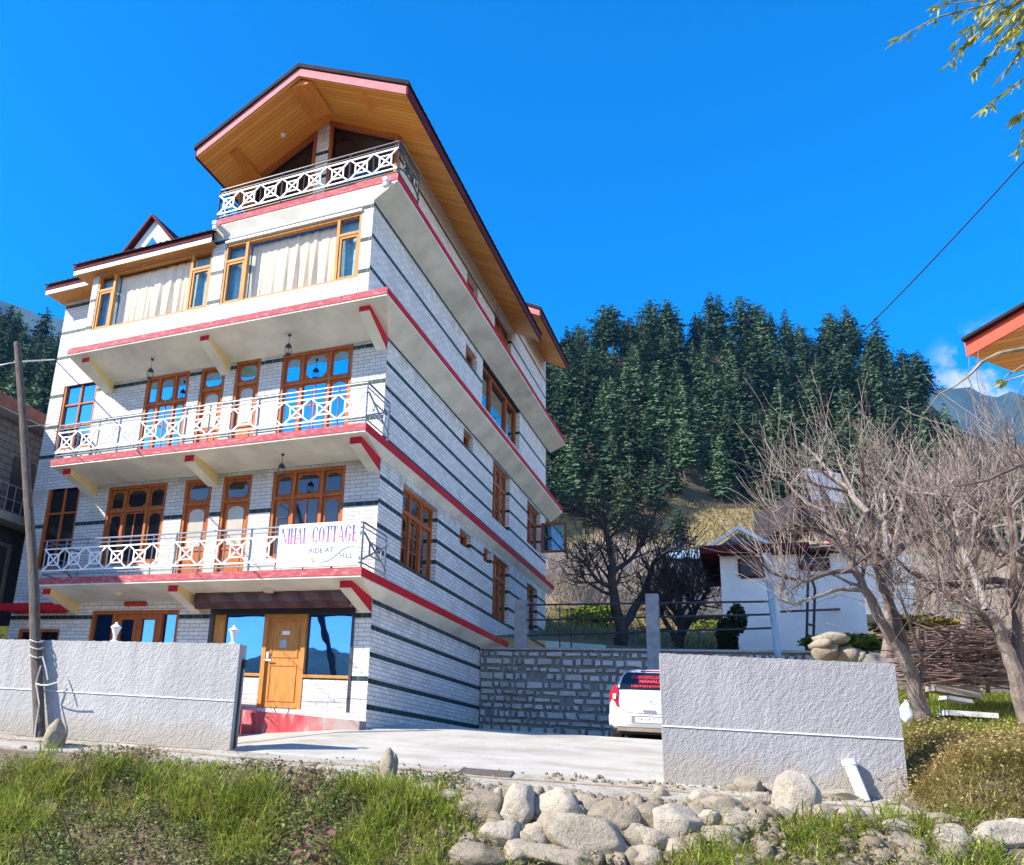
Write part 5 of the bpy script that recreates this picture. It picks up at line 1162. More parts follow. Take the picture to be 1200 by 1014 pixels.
# rough stone pile on the wall
def rock(name, c, rx, ry, rz_, seed, m, rot=0.0, tilt=0.0, sub=3, rough=.16, parent=None):
    import bmesh
    from mathutils import noise
    bm = bmesh.new(); bmesh.ops.create_icosphere(bm, subdivisions=sub, radius=1); off = Vector((seed*3.7, seed*1.3, seed*.77)); rr = random.Random(seed)
    planes = [(Vector((rr.uniform(-1,1),rr.uniform(-1,1),rr.uniform(-1,1))).normalized(), rr.uniform(.62,.9)) for _ in range(11)]
    for v in bm.verts:
        p = v.co.copy()
        for nrm, dd in planes:
            h = p.dot(nrm)
            if h > dd: p -= nrm*(h-dd)*.92
        p *= 1+rough*noise.noise(p*1.3+off)+rough*.35*noise.noise(p*3.5+off)+.035*noise.noise(p*9+off); v.co = p
    me = bpy.data.meshes.new(name); 
    mt = Matrix.Translation(Vector(c)) @ Matrix.Rotation(rot, 4, 'Z') @ Matrix.Rotation(tilt, 4, Vector(AF)) @ Matrix.Diagonal((rx, ry, rz_, 1))
    cam_rot = Matrix([[AR[0],-AF[0]*-1,AU[0]],[AR[1],AF[1],AU[1]],[0,0,1]])
    bm.transform(Matrix.Diagonal((rx, ry, rz_, 1))); bm.transform(Matrix.Rotation(tilt, 4, 'Y')); bm.transform(Matrix.Rotation(YAW+rot, 4, 'Z')); bm.to_mesh(me); bm.free()
    me.shade_smooth(); me.materials.append(m); o = link(name, me); o.location = c
    return o
def granite():
    k = NT('river_granite'); P = k.pos(); oi = k.n('ObjectInfo').outputs['Random']; a = k.noise(P, 4, 7, .65); b = k.noise(P, 42, 5, .7); c3 = k.noise(P, 13, 6, .7)
    f = k.math('ADD', k.math('MULTIPLY', a, .65), k.math('MULTIPLY', oi, .35)); c = k.ramp(f, [(.25, (.25,.20,.135)), (.5, (.40,.34,.25)), (.72, (.51,.45,.355))])
    c = k.mix(k.math('MULTIPLY', k.ramp(c3, [(.52,(0,0,0)),(.66,(1,1,1))]), .55), c, (.20,.16,.125)); c = k.mix(k.math('MULTIPLY', k.ramp(b, [(.55,(0,0,0)),(.7,(1,1,1))]), .4), c, (.12,.105,.09))
    k.p('Base Color', c); k.p('Roughness', .9); k.bump(k.math('ADD', b, k.math('MULTIPLY', c3, 1.5)), .9, .03); return k.m
gran = granite()
t = thing('stone_pile', 'rough pile of reddish stones at the end of the low wall, before the shed', 'stone pile', tuple(atD(978, 765, 15.5)))
rr = random.Random(8); mb = MB()
for k, (u, v, w, h) in enumerate([(968,765,28,22),(988,768,26,20),(975,748,34,14),(1000,772,20,20),(960,755,16,12)]):
    c = atD(u, v, 15.5); o = rock('stone', c, w*15.5/CF*.62, .3, h*15.5/CF*.62, 70+k, gran, sub=2); setpar(o, t)
m = MB(); m.tube([tuple(atD(956,775,15.2)), tuple(atD(956,745,15.2))], .05, 8)
# pale blue metal roofed house on the slope behind
Dh = 44; a, b_ = atD(790, 634, Dh), atD(860, 634, Dh); fh = thing('far_house', 'low stone house with a pale blue metal roof on the slope behind the bare trees', 'house', tuple((a+b_)/2+np.array([0,0,-2.5])))
bk = np.array([-.35, 2.6, 1.0]); q0, q1 = atD(786, 655, Dh), atD(862, 655, Dh)
m = MB(); m.hexa([q0, q1, q1+bk*1.0, q0+bk*1.0, q0+(0,0,.12), q1+(0,0,.12), q1+bk+(0,0,.12), q0+bk+(0,0,.12)]); m.build('roof', simple('pale_blue_sheet',(.38,.55,.66),.5,.15,1.5,.4,8,stretch=(4,1,1)), fh)
m = MB(); i0, i1 = q0+np.array([.3,.4,-.1]), q1+np.array([-.3,.4,-.1]); m.hexa([i0-(0,0,2.8), i1-(0,0,2.8), i1+bk*.8-(0,0,3.4), i0+bk*.8-(0,0,3.4), i0, i1, i1+bk*.8-(0,0,.1), i0+bk*.8-(0,0,.1)]); m.build('wall', simple('house_stone',(.26,.22,.19),.9,.3,2), fh)
# pinkish house and slate-roofed hut glimpsed behind the orchard
hh = thing('orchard_house', 'white house with a pink roof glimpsed through the orchard twigs', 'house', tuple(atD(1015, 690, 30)))
def pbox(u0, v0, u1, v1, D_, dep): p = [atD(u0,v1,D_), atD(u1,v1,D_), atD(u1,v0,D_), atD(u0,v0,D_)]; f_ = np.array([AF[0], AF[1], 0])*dep; return MB().hexa([p[0],p[1],p[1]+f_,p[0]+f_,p[3],p[2],p[2]+f_,p[3]+f_])
pbox(985,650,1070,720,30,4).build('wall', M['white'], hh); pbox(975,632,1010,650,29.6,5).build('roof', simple('pink_sheet',(.62,.25,.27),.6), hh)
hut = thing('slate_hut', 'dark hut with a grey sheet roof glimpsed between the cedars and orchard', 'hut', tuple(atD(960, 600, 45)))
pbox(935,575,985,612,46,5).build('wall', simple('dark_boards',(.03,.025,.03),.8), hut)
m = MB(); p_ = [atD(942,548,45), atD(985,555,45), atD(992,590,44), atD(952,585,44)]; m.add([tuple(x) for x in p_]+[tuple(x+(0,.2,-.2)) for x in p_], [(0,1,2,3),(4,5,6,7),(0,1,5,4),(1,2,6,5),(2,3,7,6),(3,0,4,7)]); m.build('roof', simple('grey_sheet',(.30,.31,.36),.5), hut)
# neighbour building, far left
nb = thing('neighbour_building', 'dark grey brick house with a rusty roof edge at the far left', 'house', (-14.5, 3, -1))
nbm = brick_mat('dark_brick', [], .42, .2, base=(.12,.115,.115), grout=(.025,.025,.025), stain=0, drips=0, mort=.02)
XN = -11.45
m = MB(); m.box(-19, XN, -6.8, 12, 2.2, 4.85); m.build('wall', nbm, nb)
m = MB(); m.box(-19, XN-.25, -6.6, 12, -3.9, 1.95); m.build('wall', simple('dark_plaster',(.05,.048,.05),.9,.3,3), nb)  # lower storey in one even near-black tone
m = MB(); m.box(-19, XN+.4, -7.1, 12.2, 1.96, 2.19); m.build('floor_slab', simple('stained_concrete',(.30,.28,.26),.9,.3,3), nb)
m = MB(); m.hexa([(-19,-7.3,4.86),(XN+.5,-7.3,4.86),(XN+.5,12,4.86),(-19,12,4.86),(-19,-7.3,5.3),(XN+.5,-7.3,5.1),(XN+.5,12,5.1),(-19,12,5.3)]); r_ = m.build('roof', simple('grey_soffit',(.33,.33,.34),.9,.2,3), nb)
m = MB(); m.box(XN+.501, XN+.53, -7.3, 12, 4.9, 5.24); m.build('roof_edge', simple('rusty_edge',(.17,.06,.05),.7,.3,5), r_)
f = MB()
for y0_, y1_ in ((-.35,1.0),): f.box(XN-.25, XN-.20, y0_, y0_+.1, -2, 1.5); f.box(XN-.25, XN-.20, y1_-.1, y1_, -2, 1.5); f.box(XN-.25, XN-.2, y0_+.1, y1_-.1, 1.4, 1.5)
f.build('doorway_frame', simple('worn_wood',(.22,.17,.13),.8), nb)
m = MB(); m.box(XN+.002, XN+.03, .35, 1.1, 2.4, 3.9); w_ = m.build('window', M['black_metal'], nb)
m = MB()
for k in range(7): y = -1.1+.28*k; m.tube([(XN+.35,y,2.2),(XN+.35,y,2.95)], .015, 5)
m.tube([(XN+.35,-1.4,2.95),(XN+.35,1.0,2.95)], .02, 6); m.tube([(XN+.35,-1.4,2.55),(XN+.35,1.0,2.55)], .015, 6); m.build('railing', simple('dull_rail',(.25,.26,.28),.6), nb)
t = thing('yellow_notice', 'small yellow notice board at the left edge behind the white wall', 'notice', tuple(onY(4, 745, -.6)))
a, b_ = onY(-8, 752, -.6), onY(10, 734, -.6); m = MB(); m.box(float(a[0]), float(b_[0]), -.62, -.58, float(a[2])-.3, float(b_[2])); m.build('board', simple('yellow_board',(.62,.48,.05),.6), t)
m = MB(); c_ = onY(3, 746, -.625); m.tube([(c_[0]+.06*math.cos(k*.6), -.625, c_[2]+.05*math.sin(k*.6)) for k in range(8)], .016, 5); m.build('emblem', simple('violet_ink',(.10,.05,.18),.6), t)
# house eave entering at the right edge
rh = thing('right_house', 'house corner with a red roof edge entering the picture at the right', 'house', (13.5, -1.5, -2))
p0, p1 = atD(1133, 411, 12), atD(1290, 322, 10.4); dv = (p1-p0); dv[2] = dv[2]*1; sd = np.array([.75, .95, 0.03])
m = MB(); m.hexa([p0-(0,0,.06), p1-(0,0,.06), p1+sd-(0,0,.06), p0+sd-(0,0,.06), p0+(0,0,.10), p1+(0,0,.10), p1+sd+(0,0,.1), p0+sd+(0,0,.1)]); r_ = m.build('roof', M['soffit'], rh)
m = MB(); f_ = np.array([-.02,-.03,0]); m.hexa([p0-(0,0,.11)+f_, p1-(0,0,.11)+f_, p1-(0,0,.11)+f_*.1, p0-(0,0,.11)+f_*.1, p0+(0,0,.11)+f_, p1+(0,0,.11)+f_, p1+(0,0,.11)+f_*.1, p0+(0,0,.11)+f_*.1]); m.build('fascia', simple('orange_red_paint',(.62,.07,.03),.5,.15,6), r_)
m = MB(); f2 = f_*3.5; m.hexa([p0+(0,0,.11)+f2, p1+(0,0,.11)+f2, p1+sd+(0,0,.11), p0+sd+(0,0,.11), p0+(0,0,.15)+f2, p1+(0,0,.15)+f2, p1+sd+(0,0,.15), p0+sd+(0,0,.15)]); m.build('roof_sheet', M['roof'], r_)
m = MB(); q_ = p1+sd*.5; m.box(float(p1[0])+.6, float(p1[0])+4, float(p1[1])+.8, float(p1[1])+4, -3, float(p0[2])-.2); m.build('wall', M['cream'], rh)
HAZE = 0.0001
# ================================================================== BOULDERS
Z4 = [(205,155,130,75,0),(365,210,190,140,-.2),(545,215,180,210,.3),(740,210,200,170,.1),(870,170,80,60,0),(905,222,150,90,-.4),(1030,262,205,160,.2),(475,345,190,130,.1),(642,345,130,130,.5),(545,430,140,100,-.1),(920,368,390,190,.28),(790,452,370,110,.08),(1170,250,70,110,0),(1145,360,130,110,0),(1150,462,130,80,0),(300,145,100,50,-.3),(85,108,110,50,-.2),(440,145,60,70,.2),(350,455,220,110,.1)]
Z5 = [(85,252,130,110,.2),(230,297,222,160,.1),(90,362,175,110,0),(80,462,160,100,0),(380,266,130,80,-.1),(430,342,190,100,-.15),(475,200,180,92,.1),(352,165,100,80,-.4),(540,266,190,70,-.05),(245,400,175,80,-.1),(600,105,125,90,.4),(625,175,140,95,.2),(665,75,60,70,0),(515,105,62,42,0),(700,108,82,58,0),(815,172,205,235,.05),(690,245,105,95,.5),(965,265,115,90,0),(1045,142,240,52,0),(900,115,52,32,0),(150,130,70,45,.2),(255,215,80,40,.2)]
Z6 = [(698,392,130,66,.1),(890,440,140,100,0),(1105,425,185,110,-.1),(1190,420,120,110,0),(860,365,105,62,.1),(690,455,120,80,0),(1130,360,130,44,0),(560,372,120,46,0),(480,336,110,50,0),(760,340,180,40,0)]
ST = [(480+x/4.286, 900+y/4.286, w/4.286, h/4.286, t) for x, y, w, h, t in Z4]+[(740+x/4.286, 900+y/4.286, w/4.286, h/4.286, t) for x, y, w, h, t in Z5]+[(860+x/3.53, 860+y/3.53, w/3.53, h/3.53, t) for x, y, w, h, t in Z6]
ST += [(456,905,21,38,.05),(63,868,20,40,.15),(640,968,14,12,0),(700,985,16,14,0),(612,985,14,16,0)]
ORD = ['first','second','third','fourth','fifth','sixth','seventh','eighth','ninth','tenth','eleventh','twelfth','thirteenth','fourteenth','fifteenth','sixteenth','seventeenth','eighteenth','nineteenth','twentieth','21st','22nd','23rd','24th','25th','26th']
rows = {}
for i, s in enumerate(ST): rows.setdefault('top' if s[1] < 940 else ('middle' if s[1] < 975 else 'bottom'), []).append(i)
LAB = {}
for r_, idx in rows.items():
    for k, i in enumerate(sorted(idx, key=lambda i: ST[i][0])):
        w, h = ST[i][2], ST[i][3]; a = w*h
        size = 'large' if a > 1700 else ('medium' if a > 650 else 'small'); shp = 'upright' if h > w*1.15 else ('long flat' if w > 2.2*h else ('oblong' if w > 1.45*h else 'rounded'))
        LAB[i] = f'{size} {shp} boulder, {ORD[k]} from the left in the {r_} row of the stone bank'
LAB[len(Z4)+15] = 'big pale egg shaped boulder standing upright before the grey wall'
LAB[len(Z4)+10] = 'bright sunlit boulder tilted against the foot of the grey wall'
LAB[10] = 'largest long slanting boulder in the middle of the stone bank'
LAB[len(ST)-5] = 'small upright standing stone at the edge of the concrete driveway'
LAB[len(ST)-4] = 'grey upright stone leaning beside the foot of the wooden pole'
for i, (u, v, w, h, tl) in enumerate(ST):
    low = v > 940
    p, D_ = hit(u, min(v+h*.25, 1040))
    if i == len(ST)-4: D_ = 11.95
    k = D_/CF; rx, rz_ = w*k*.56, h*k*.56; ry = min(max(rx, rz_)*.85, .3)
    c = atD(u, v, D_+ry*.35)
    o = rock('boulder', c, rx*(1.04 if h > w*1.1 else 1.22), ry*1.05, rz_*1.22, 100+i, gran, rot=R.uniform(-.25,.25), tilt=tl, sub=4 if w*h > 500 else 3)
    tag(o, LAB[i], 'boulder', 'boulders of the stone bank')
# loose rubble filling the gaps
import bmesh
from mathutils import noise as mnoise
rr = random.Random(77); mb = MB()
bm = bmesh.new(); bmesh.ops.create_icosphere(bm, subdivisions=2, radius=1); IV = [v.co.copy() for v in bm.verts]; IF = [tuple(v.index for v in f.verts) for f in bm.faces]; bm.free()
def pebble(x, y, z, r):
    q = Matrix.Rotation(rr.uniform(0,6), 3, Vector((rr.uniform(-1,1),rr.uniform(-1,1),rr.uniform(-1,1))).normalized()); sc = Vector((r*rr.uniform(.7,1.4), r*rr.uniform(.7,1.3), r*rr.uniform(.5,1)))
    o_ = Vector((rr.uniform(0,50),rr.uniform(0,50),0)); mb.add([q @ Vector((v.x*sc.x, v.y*sc.y, v.z*sc.z))*(1+.45*mnoise.noise(v*1.4+o_))+Vector((x,y,z)) for v in IV], IF)
for k in range(1500):
    if rr.random() < .5: s, d = rr.uniform(-1.5, 8.3), rr.gauss(1.5, .13)
    elif rr.random() < .7: s, d = rr.uniform(3.6, 8.3), rr.uniform(1.6, 3.2)
    else: s, d = rr.uniform(-9, 8.6), rr.choice([rr.gauss(.12,.06), rr.uniform(.1,1.5)])
    x, y = XY(s, d); r = rr.uniform(.015,.06) if d > 1.35 else rr.uniform(.006,.022); pebble(x, y, Hsd(s, d)+r*.2, r)
for k in range(160):
    s = rr.uniform(4.5, 8.6); d = rr.uniform(.0,.5); x, y = XY(s, d); r = rr.uniform(.01,.035); pebble(x, y, Hsd(s, d)+r*.3, r)
for k in range(170):
    s = rr.uniform(3.9, 8.3); d = rr.uniform(1.55, 2.6); x, y = XY(s, d); r = rr.uniform(.05,.12); pebble(x, y, Hsd(s, d)+r*.1, r)
tag(mb.build('rubble', gran, fix=False, smooth=True), 'loose pebbles and rubble along the driveway edge and between the boulders', kind='stuff')
# ================================================================== GRASS
def grassmat(name, lo, hi, sc=1.2):
    k = NT(name); isl = k.n('NewGeometry').outputs['Random Per Island']; f = k.math('ADD', k.math('MULTIPLY', k.noise(k.pos(), sc, 4), .6), k.math('MULTIPLY', isl, .5))
    c = k.ramp(f, [(.3, lo), (.75, hi)]); k.p('Base Color', c); k.p('Roughness', .6); k.p('Specular IOR Level', .25)
    tr = k.n('BsdfTranslucent'); k.set(tr.inputs[0], c); mx = k.n('MixShader', i_0=.35); k.t.links.new(k.b.outputs[0], mx.inputs[1]); k.t.links.new(tr.outputs[0], mx.inputs[2]); k.t.links.new(mx.outputs[0], k.out.inputs[0]); return k.m
g_green = grassmat('green_grass', (.12,.18,.02), (.46,.53,.10)); g_dry = grassmat('dry_grass', (.30,.21,.08), (.60,.47,.22)); g_olive = grassmat('olive_grass', (.17,.16,.04), (.42,.36,.12)); g_leaf = grassmat('weed_leaves', (.06,.11,.03), (.28,.32,.11)); g_brown = grassmat('dead_leaves', (.13,.065,.05), (.36,.22,.16))
class Blades:
    def __init__(s): s.v, s.f = [], []
    def blade(s, x, y, z, L, w, az, lean, rr):
        ca, sa = math.cos(az), math.sin(az); n0 = len(s.v); px_, py_ = -sa*w/2, ca*w/2
        for t in (0, .4, .75):
            o = lean*L*t*t; zz = z+L*t*(1-.35*lean*t); ww = 1-t*.55
            s.v += [(x+ca*o-px_*ww, y+sa*o-py_*ww, zz), (x+ca*o+px_*ww, y+sa*o+py_*ww, zz)]
        o = lean*L; s.v.append((x+ca*o, y+sa*o, z+L*(1-.45*lean)))
        s.f += [(n0,n0+1,n0+3,n0+2), (n0+2,n0+3,n0+5,n0+4), (n0+4,n0+5,n0+6)]
    def leaf(s, x, y, z, r, rr):
        a = Vector((rr.uniform(-1,1),rr.uniform(-1,1),rr.uniform(-.5,.7))).normalized()*r; b = a.cross(Vector((rr.uniform(-.4,.4),rr.uniform(-.4,.4),1))).normalized()*r*.5; q = Vector((x,y,z)); n0 = len(s.v)
        s.v += [tuple(q-a*.3), tuple(q+a*.35+b), tuple(q+a), tuple(q+a*.35-b)]; s.f.append((n0,n0+1,n0+2,n0+3))
    def build(s, name, m, label): o = MB(); o.v, o.f, o.n = s.v, s.f, len(s.v); return tag(o.build(name, m, fix=False), label, kind='stuff')
gg, gd_, go_, gl, gb = Blades(), Blades(), Blades(), Blades(), Blades()
rr = random.Random(12)
sc_ = Blades()
def patchy(s, d): return mnoise.noise(Vector((s*.9, d*1.1, 3.3)))+.6*mnoise.noise(Vector((s*2.3, d*2.6, 7.1)))
def pixel(x, y, z):
    q = np.array([x, y, z])-CC; w = q @ AF; return CPX+CF*(q @ AR)/w, CPY-CF*(q @ AU)/w
def has_stone(u, v):
    for (a, b, w, h, _) in ST:
        if ((u-a)/(w*.5))**2+((v-b)/(h*.5))**2 < 1: return True
    return False
def clump(s, d, n, L, B, spread=.06, lean=(.2,.9), w=.012):
    for k in range(n):
        s2, d2 = s+rr.gauss(0, spread), d+rr.gauss(0, spread); x, y = XY(s2, d2); az = rr.uniform(0, 6.28) if rr.random() < .5 else math.atan2(GN[1], GN[0])+rr.gauss(0, .9)
        B.blade(x, y, Hsd(s2, d2)-.01, L*rr.uniform(.5,1.15), w*rr.uniform(.7,1.3), az, rr.uniform(*lean), rr)
n = 0
while n < 16000:
    s, d = rr.uniform(-7, 8.6), rr.uniform(1.0, 3.7); x, y = XY(s, d); z = Hsd(s, d); u, v = pixel(x, y, z); n += 1
    if u < -60 or u > 1260 or v > 1075: continue
    # bare concrete path in front, boulder bank between u 560 and 830
    edge = 893+max(0, min(1, (u-120)/400))*28
    if u < 545:
        if v < edge-4+12*patchy(s, d): continue
    elif u < 830:
        if v < 975+ (14 if u < 600 else 30)-20*(u > 790): continue
    elif u < 1300:
        if v < 962+10*patchy(s,d): continue
    if has_stone(u, v-6) and rr.random() < .93: continue
    f = patchy(s, d); lo = .62 if v < edge+12 else 1.0; wk = 1.3
    if f > .22: clump(s, d, 6, rr.uniform(.20,.40)*lo, gg, .05, (.25,1.2), .014); clump(s, d, 2, rr.uniform(.2,.36)*lo, gd_, .06, (.5,1.5), .011)
    elif f > .05: clump(s, d, 5, rr.uniform(.12,.28)*lo, gg if rr.random() < .45 else go_, .06, (.3,1.2), .013)
    elif f > -.3:
        clump(s, d, 3, rr.uniform(.08,.2)*lo, go_ if rr.random() < .5 else gd_, .06, (.3,1.3), .012)
        for k in range((9 if u < 420 else 2) if v > edge+14 else 1): gl.leaf(x+rr.gauss(0,.07), y+rr.gauss(0,.07), z+rr.uniform(.02,.16), rr.uniform(.018,.042), rr)
    else:
        clump(s, d, 2, rr.uniform(.06,.15), gd_, w=.010)
        for k in range(4): (gb if rr.random() < .5 else gl).leaf(x+rr.gauss(0,.08), y+rr.gauss(0,.08), z+rr.uniform(.01,.12), rr.uniform(.02,.05), rr)
for (u, v, L, nn_, wd) in [(300,925,.28,60,.13),(320,960,.26,50,.12),(420,930,.30,90,.16),(455,935,.30,80,.14),(500,945,.30,110,.18),(535,965,.27,90,.16),(560,985,.22,60,.12),(375,950,.25,60,.12),(55,885,.26,50,.1),(110,895,.22,50,.1),(150,905,.22,50,.1),(200,905,.16,40,.1),(480,985,.28,90,.2),(390,1000,.25,60,.15),(1040,955,.20,14,.03),(1135,965,.26,40,.06),(1165,1005,.22,30,.06),(1015,985,.20,40,.1),(870,985,.18,60,.12),(930,975,.18,60,.1),(800,1005,.16,40,.1)]:
    p, D_ = hit(u, min(v, 1020)); s, d = SD(p[0], p[1]); clump(s, d, nn_, L, gg, wd, (.3,1.0), .014)
# verge and hillock right of the grey wall
n = 0
while n < 15000:
    s, d = rr.uniform(8.5, 13.5), rr.uniform(-7, 1.1); x, y = XY(s, d); z = Hsd(s, d); u, v = pixel(x, y, z); n += 1
    if u < 1040 or u > 1240: continue
    f = patchy(s*1.4, d*1.4)
    if d > -1.5:
        clump(s, d, 6, rr.uniform(.10,.30), gd_ if f < .1 else go_, .07, (.4,1.5), .011)
        hh = .3*ss(.9, -.2, d)*(0.5+.5*max(0, min(1, f+.6)))
        for k in range(5): sc_.leaf(x+rr.gauss(0,.1), y+rr.gauss(0,.1), z+rr.uniform(.0,1)*hh+.03, rr.uniform(.014,.034), rr)
    else: clump(s, d, 6, rr.uniform(.10,.2), gg if f > -.15 else go_)
n = 0
while n < 900:
    u, v = rr.uniform(985, 1080), rr.uniform(745, 775); p, D_ = hit(u, v, 11, 26); s, d = SD(p[0], p[1]); n += 1
    if s > 8.6: clump(s, d, 4, .18, gg)
gg.build('green_grass', g_green, 'fresh green grass tufts on the bank and verge'); gd_.build('dry_grass', g_dry, 'dry straw coloured grass on the bank and verge'); go_.build('olive_grass', g_olive, 'olive half dry grass on the bank'); gl.build('weed_leaves', g_leaf, 'small low weeds covering the bank at the left'); sc_.build('dry_scrub', grassmat('dry_scrub', (.20,.16,.05), (.60,.46,.20), 3.0), 'low dry olive brown scrub covering the verge right of the grey wall'); gb.build('dead_leaves', g_brown, 'brown fallen leaves lying on the bank')
# terrace grass in front of the thicket
tg = Blades()
for k in range(5000):
    u, D_ = rr.uniform(640, 900), rr.uniform(26, 48); p = atZ(u, D_, hz(u, D_)); 
    if p[1] > 7.6: tg.blade(p[0], p[1], p[2], rr.uniform(.15,.4), .03, rr.uniform(0,6.28), rr.uniform(.2,.9), rr)
for k in range(9000):
    u, D_ = rr.uniform(630, 900), rr.uniform(90, 160); p = atZ(u, D_, hz(u, D_)); tg.blade(p[0], p[1], p[2], rr.uniform(.4,1.1), .22, rr.uniform(0,6.28), rr.uniform(.3,1), rr)
tg.build('hill_grass', grassmat('hill_grass', (.17,.13,.035), (.34,.27,.09), .12), 'dry yellowish grass on the slope below the forest')
# dry weed stalks and a red brown dock plant
t = thing('dry_weed', 'bent dark dead weed stalks low in the grass at the left', 'weed', tuple(hit(45, 1000)[0]))
m = MB()
for pts in ([(72,1020),(60,985),(52,965),(66,950),(90,955)],[(30,1010),(26,980),(38,970),(48,985)],[(95,1020),(82,980),(74,958)]):
    m.tube([tuple(atD(u, v, 8.6)) for u, v in pts], .007, 5)
m.build('stalks', simple('dead_stalk',(.06,.04,.035),.9), t)
t = thing('dock_plant', 'withered red brown broad leafed plant in the grass below the driveway', 'plant', tuple(hit(378, 990)[0])); B_ = Blades()
for k in range(34): c = atD(372+rr.uniform(-26,24), 985+rr.uniform(-20,22), 8.5+rr.uniform(-.15,.1)); B_.leaf(c[0], c[1], c[2], rr.uniform(.06,.12), rr)
m = MB(); m.v, m.f, m.n = B_.v, B_.f, len(B_.v); m.build('leaves', grassmat('withered_leaves', (.14,.05,.05), (.32,.16,.14)), t, fix=False)
# ================================================================== WILLOW over the top right corner
wt_ = thing('willow_tree', 'willow hanging yellow green leafy twigs into the top right corner', 'tree', tuple(atZ(1480, 9, -3.3)))
wl_m = grassmat('willow_leaves', (.20,.23,.03), (.45,.43,.10), 2.0); mb = MB(); B_ = Blades(); rr = random.Random(5)
base = atZ(1480, 9, -3.6); crown = atD(1420, -80, 8)
mb.tube([tuple(base), tuple((base+crown)/2+np.array([.3,.2,0])), tuple(crown)], [.22,.16,.10], 10)
def frond(pts, D_, leaves, r0=.016, L=(.07,.14)):
    P_ = [Vector(atD(u, v, D_+rr.uniform(-.1,.1))) for u, v in pts]; fine = []
    for a, b in zip(P_, P_[1:]):
        for k in range(6): fine.append(a.lerp(b, k/6))
    fine.append(P_[-1]); n = len(fine); mb.tube(fine, [max(.003, r0*(1-i/n)) for i in range(n)], 5)
    for k in range(leaves):
        i = rr.randint(0, n-2); q = fine[i].lerp(fine[i+1], rr.random()); dv = (fine[i+1]-fine[i]).normalized()
        a = (dv+Vector((rr.uniform(-.7,.7),rr.uniform(-.7,.7),rr.uniform(-1.0,.1)))).normalized()*rr.uniform(*L); w = a.cross(Vector((rr.uniform(-1,1),rr.uniform(-1,1),rr.uniform(-1,1)))).normalized()*rr.uniform(.008,.014); n0 = len(B_.v)
        B_.v += [tuple(q), tuple(q+a*.4+w), tuple(q+a), tuple(q+a*.4-w)]; B_.f.append((n0,n0+1,n0+2,n0+3))
cr = (1420,-80); DW = 6.5
FR = [[(1240,-40),(1160,5),(1100,20),(1070,35),(1050,46)],[(1250,-30),(1180,10),(1145,40),(1120,65),(1105,82)],[(1240,-20),(1190,25),(1165,60),(1150,75),(1138,88)],[(1260,0),(1210,40),(1190,70),(1172,90)],[(1270,20),(1215,80),(1190,100),(1165,118),(1152,128)],[(1250,-60),(1190,-20),(1150,0),(1110,5),(1092,10)],[(1280,60),(1225,110),(1200,130),(1190,140)],[(1250,-50),(1200,-5),(1170,20),(1140,30),(1120,50)],[(1290,-20),(1230,20),(1205,45),(1185,55)],[(1270,-70),(1210,-40),(1180,-10),(1140,-6),(1100,0)],[(1265,90),(1215,122),(1198,160),(1192,178)]]
for f_ in FR: frond([cr]+f_, DW, 54)
for k in range(16):
    u0, v0 = rr.uniform(1165,1245), rr.uniform(-30,30); frond([(u0+40,v0-40),(u0,v0),(u0-rr.uniform(15,50),v0+rr.uniform(10,45))], DW+rr.uniform(-.4,.4), 26, .008)
frond([(1420,300),(1300,390),(1235,405),(1200,409),(1172,414),(1150,425),(1136,440),(1120,452),(1100,462),(1082,486)], 7.2, 0, .032)
frond([(1300,390),(1240,415),(1205,425),(1180,440),(1166,452)], 7.2, 14, .016); frond([(1250,420),(1200,440),(1172,448)], 7.1, 10, .014)
mb.build('trunk', simple('willow_bark', (.30,.24,.13), .9, .3, 5), wt_, fix=False); m = MB(); m.v, m.f, m.n = B_.v, B_.f, len(B_.v); m.build('leaves', wl_m, wt_, fix=False)
# ================================================================== BRUSHWOOD HEAP and bits by the orchard
t = thing('brushwood_heap', 'dark heap of stacked dry branches on the right between the orchard trunks', 'brushwood', tuple(hit(1120, 810)[0])); rr = random.Random(3); m = MB()
for k in range(330):
    v = rr.uniform(738, 800); uc = rr.uniform(1080, 1190); D_ = 13.2+rr.uniform(-.5,1.0)-(v-738)*.006; hw = rr.uniform(18, 60); sl = rr.gauss(0, 7)
    a, b_ = atD(uc-hw, v-sl, D_+rr.uniform(-.3,.3)), atD(uc+hw, v+sl, D_+rr.uniform(-.3,.3)); mid = (a+b_)/2+np.array([0,0,rr.uniform(-.05,.05)]); m.tube([tuple(a), tuple(mid), tuple(b_)], [.008,.014,.006], 4)
m.build('branches', simple('brushwood_bark', (.16,.10,.085), .9, .5, 7), t, fix=False)
m = MB()
for u, va, vb in ((1078,735,815),(1086,740,818),(1118,740,810),(1158,742,812)): m.tube([tuple(atD(u, vb, 12.9)), tuple(atD(u-2, va, 12.9))], .03, 6)
m.tube([tuple(atD(1092,797,12.8)), tuple(atD(1150,810,12.6))], .06, 7); m.build('stakes', twig_m, t)
def plank(label, pts, D_, th, m_, name='plank'):
    mb = MB(); q = [atD(u, v, D_) for u, v in pts]; mb.hexa([q[0]-(0,0,th), q[1]-(0,0,th), q[1]+np.array([-.1,.25,-th]), q[0]+np.array([-.1,.25,-th]), q[0], q[1], q[1]+np.array([-.1,.25,0]), q[0]+np.array([-.1,.25,0])]); return tag(mb.build(name, m_), label, name)
plank('white plank lying on the grass under the right orchard tree', [(1112,832),(1170,836)], 11.8, .07, M['white'])
plank('grey weathered plank at the foot of the brushwood heap', [(1096,802),(1150,812)], 12.4, .09, simple('grey_plank',(.32,.27,.23),.9,.3,6))
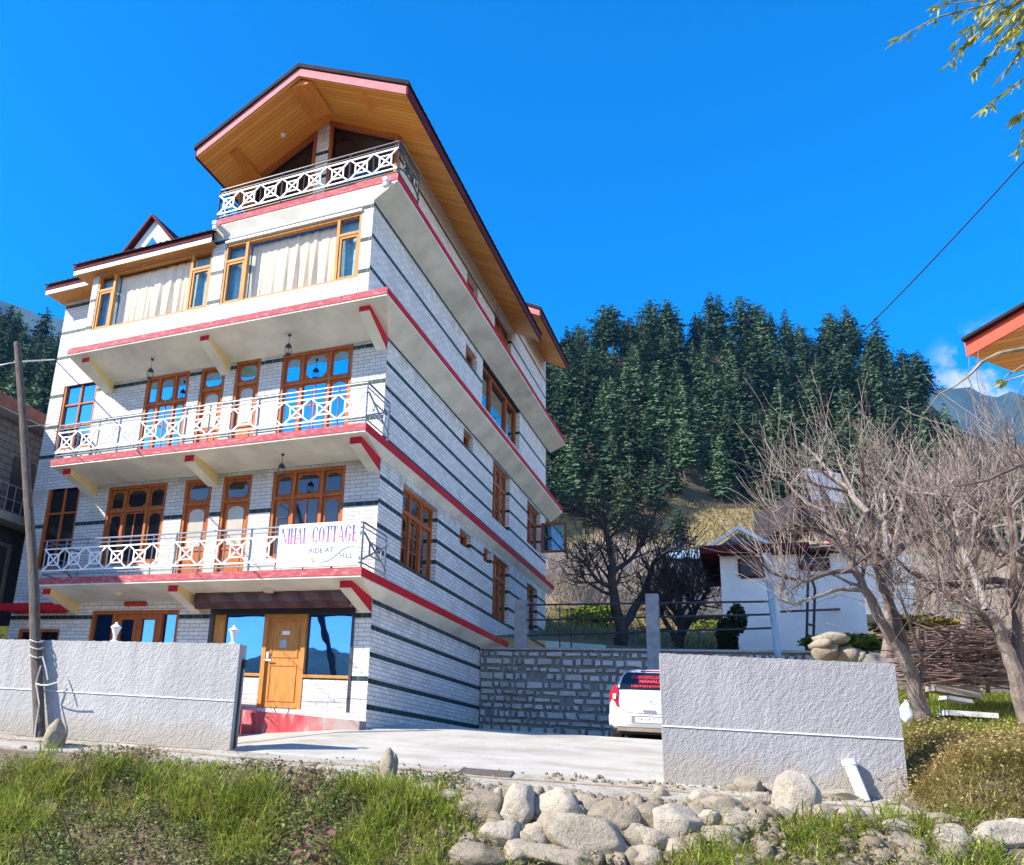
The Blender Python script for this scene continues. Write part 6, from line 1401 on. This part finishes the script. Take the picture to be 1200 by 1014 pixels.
plank('short cream plank on the grass in front of the brushwood heap', [(1112,815),(1140,820)], 12.1, .05, M['cream'])
t = thing('white_sack', 'small white sack on the grass behind the end of the grey wall', 'sack', tuple(atD(1064, 836, 11.4))); o = rock('sack_body', atD(1063, 836, 11.3), .09, .09, .14, 5, simple('white_plastic',(.75,.76,.82),.5), sub=3, rough=.1); setpar(o, t)
m = MB(); m.lathe(tuple(atD(1063, 825, 11.3)), [(.03,-.03),(.018,.02),(.035,.05),(0,.05)], 8); m.build('tied_neck', M['white'], t)
# potted plants behind the left wall
for u, v, s_, lab, cc in ((70,0,0,'',0),):
    pass
def pot_plant(u, label, seed):
    rr2 = random.Random(seed); c = onY(u, 760, -.9); c = np.array([c[0], c[1], -2.05]); t = thing('potted_plant', label, 'plant', (c[0], c[1], -2.6))
    MB().lathe((c[0], c[1], -2.62), [(.10,0),(.14,.28),(.15,.3),(.12,.3),(0,.28)], 14).build('pot', simple('clay_pot', (.35,.14,.08), .8), t)
    b = Blades()
    for k in range(26): b.blade(c[0]+rr2.gauss(0,.02), c[1]+rr2.gauss(0,.02), -2.34, rr2.uniform(.45,.75), .035, rr2.uniform(0,6.28), rr2.uniform(.4,1.0), rr2)
    m = MB(); m.v, m.f, m.n = b.v, b.f, len(b.v); m.build('leaves', g_leaf, t, fix=False)
    MB().box(c[0]-.2,c[0]+.2,c[1]-.2,c[1]+.2,-3.5,-2.62).build('stand', conc, t)
pot_plant(71, 'pale leafy potted plant peeping over the left wall near the pole', 2); pot_plant(266, 'small green potted plant peeping over the wall beside the driveway lamp', 3)
# ================================================================== finish: check nothing is left without a tag

hz_ = NT('valley_haze'); hz_.t.nodes.remove(hz_.b); pv = hz_.n('VolumePrincipled'); pv.inputs['Color'].default_value = (.06,.42,1.0,1); pv.inputs['Density'].default_value = HAZE; pv.inputs['Anisotropy'].default_value = .2
hz_.t.links.new(pv.outputs[0], hz_.out.inputs['Volume'])
if HAZE: tag(MB().box(-3600, 3200, -150, 3300, -60, 1300).build('haze', hz_.m), 'thin blue haze filling the valley', kind='stuff')
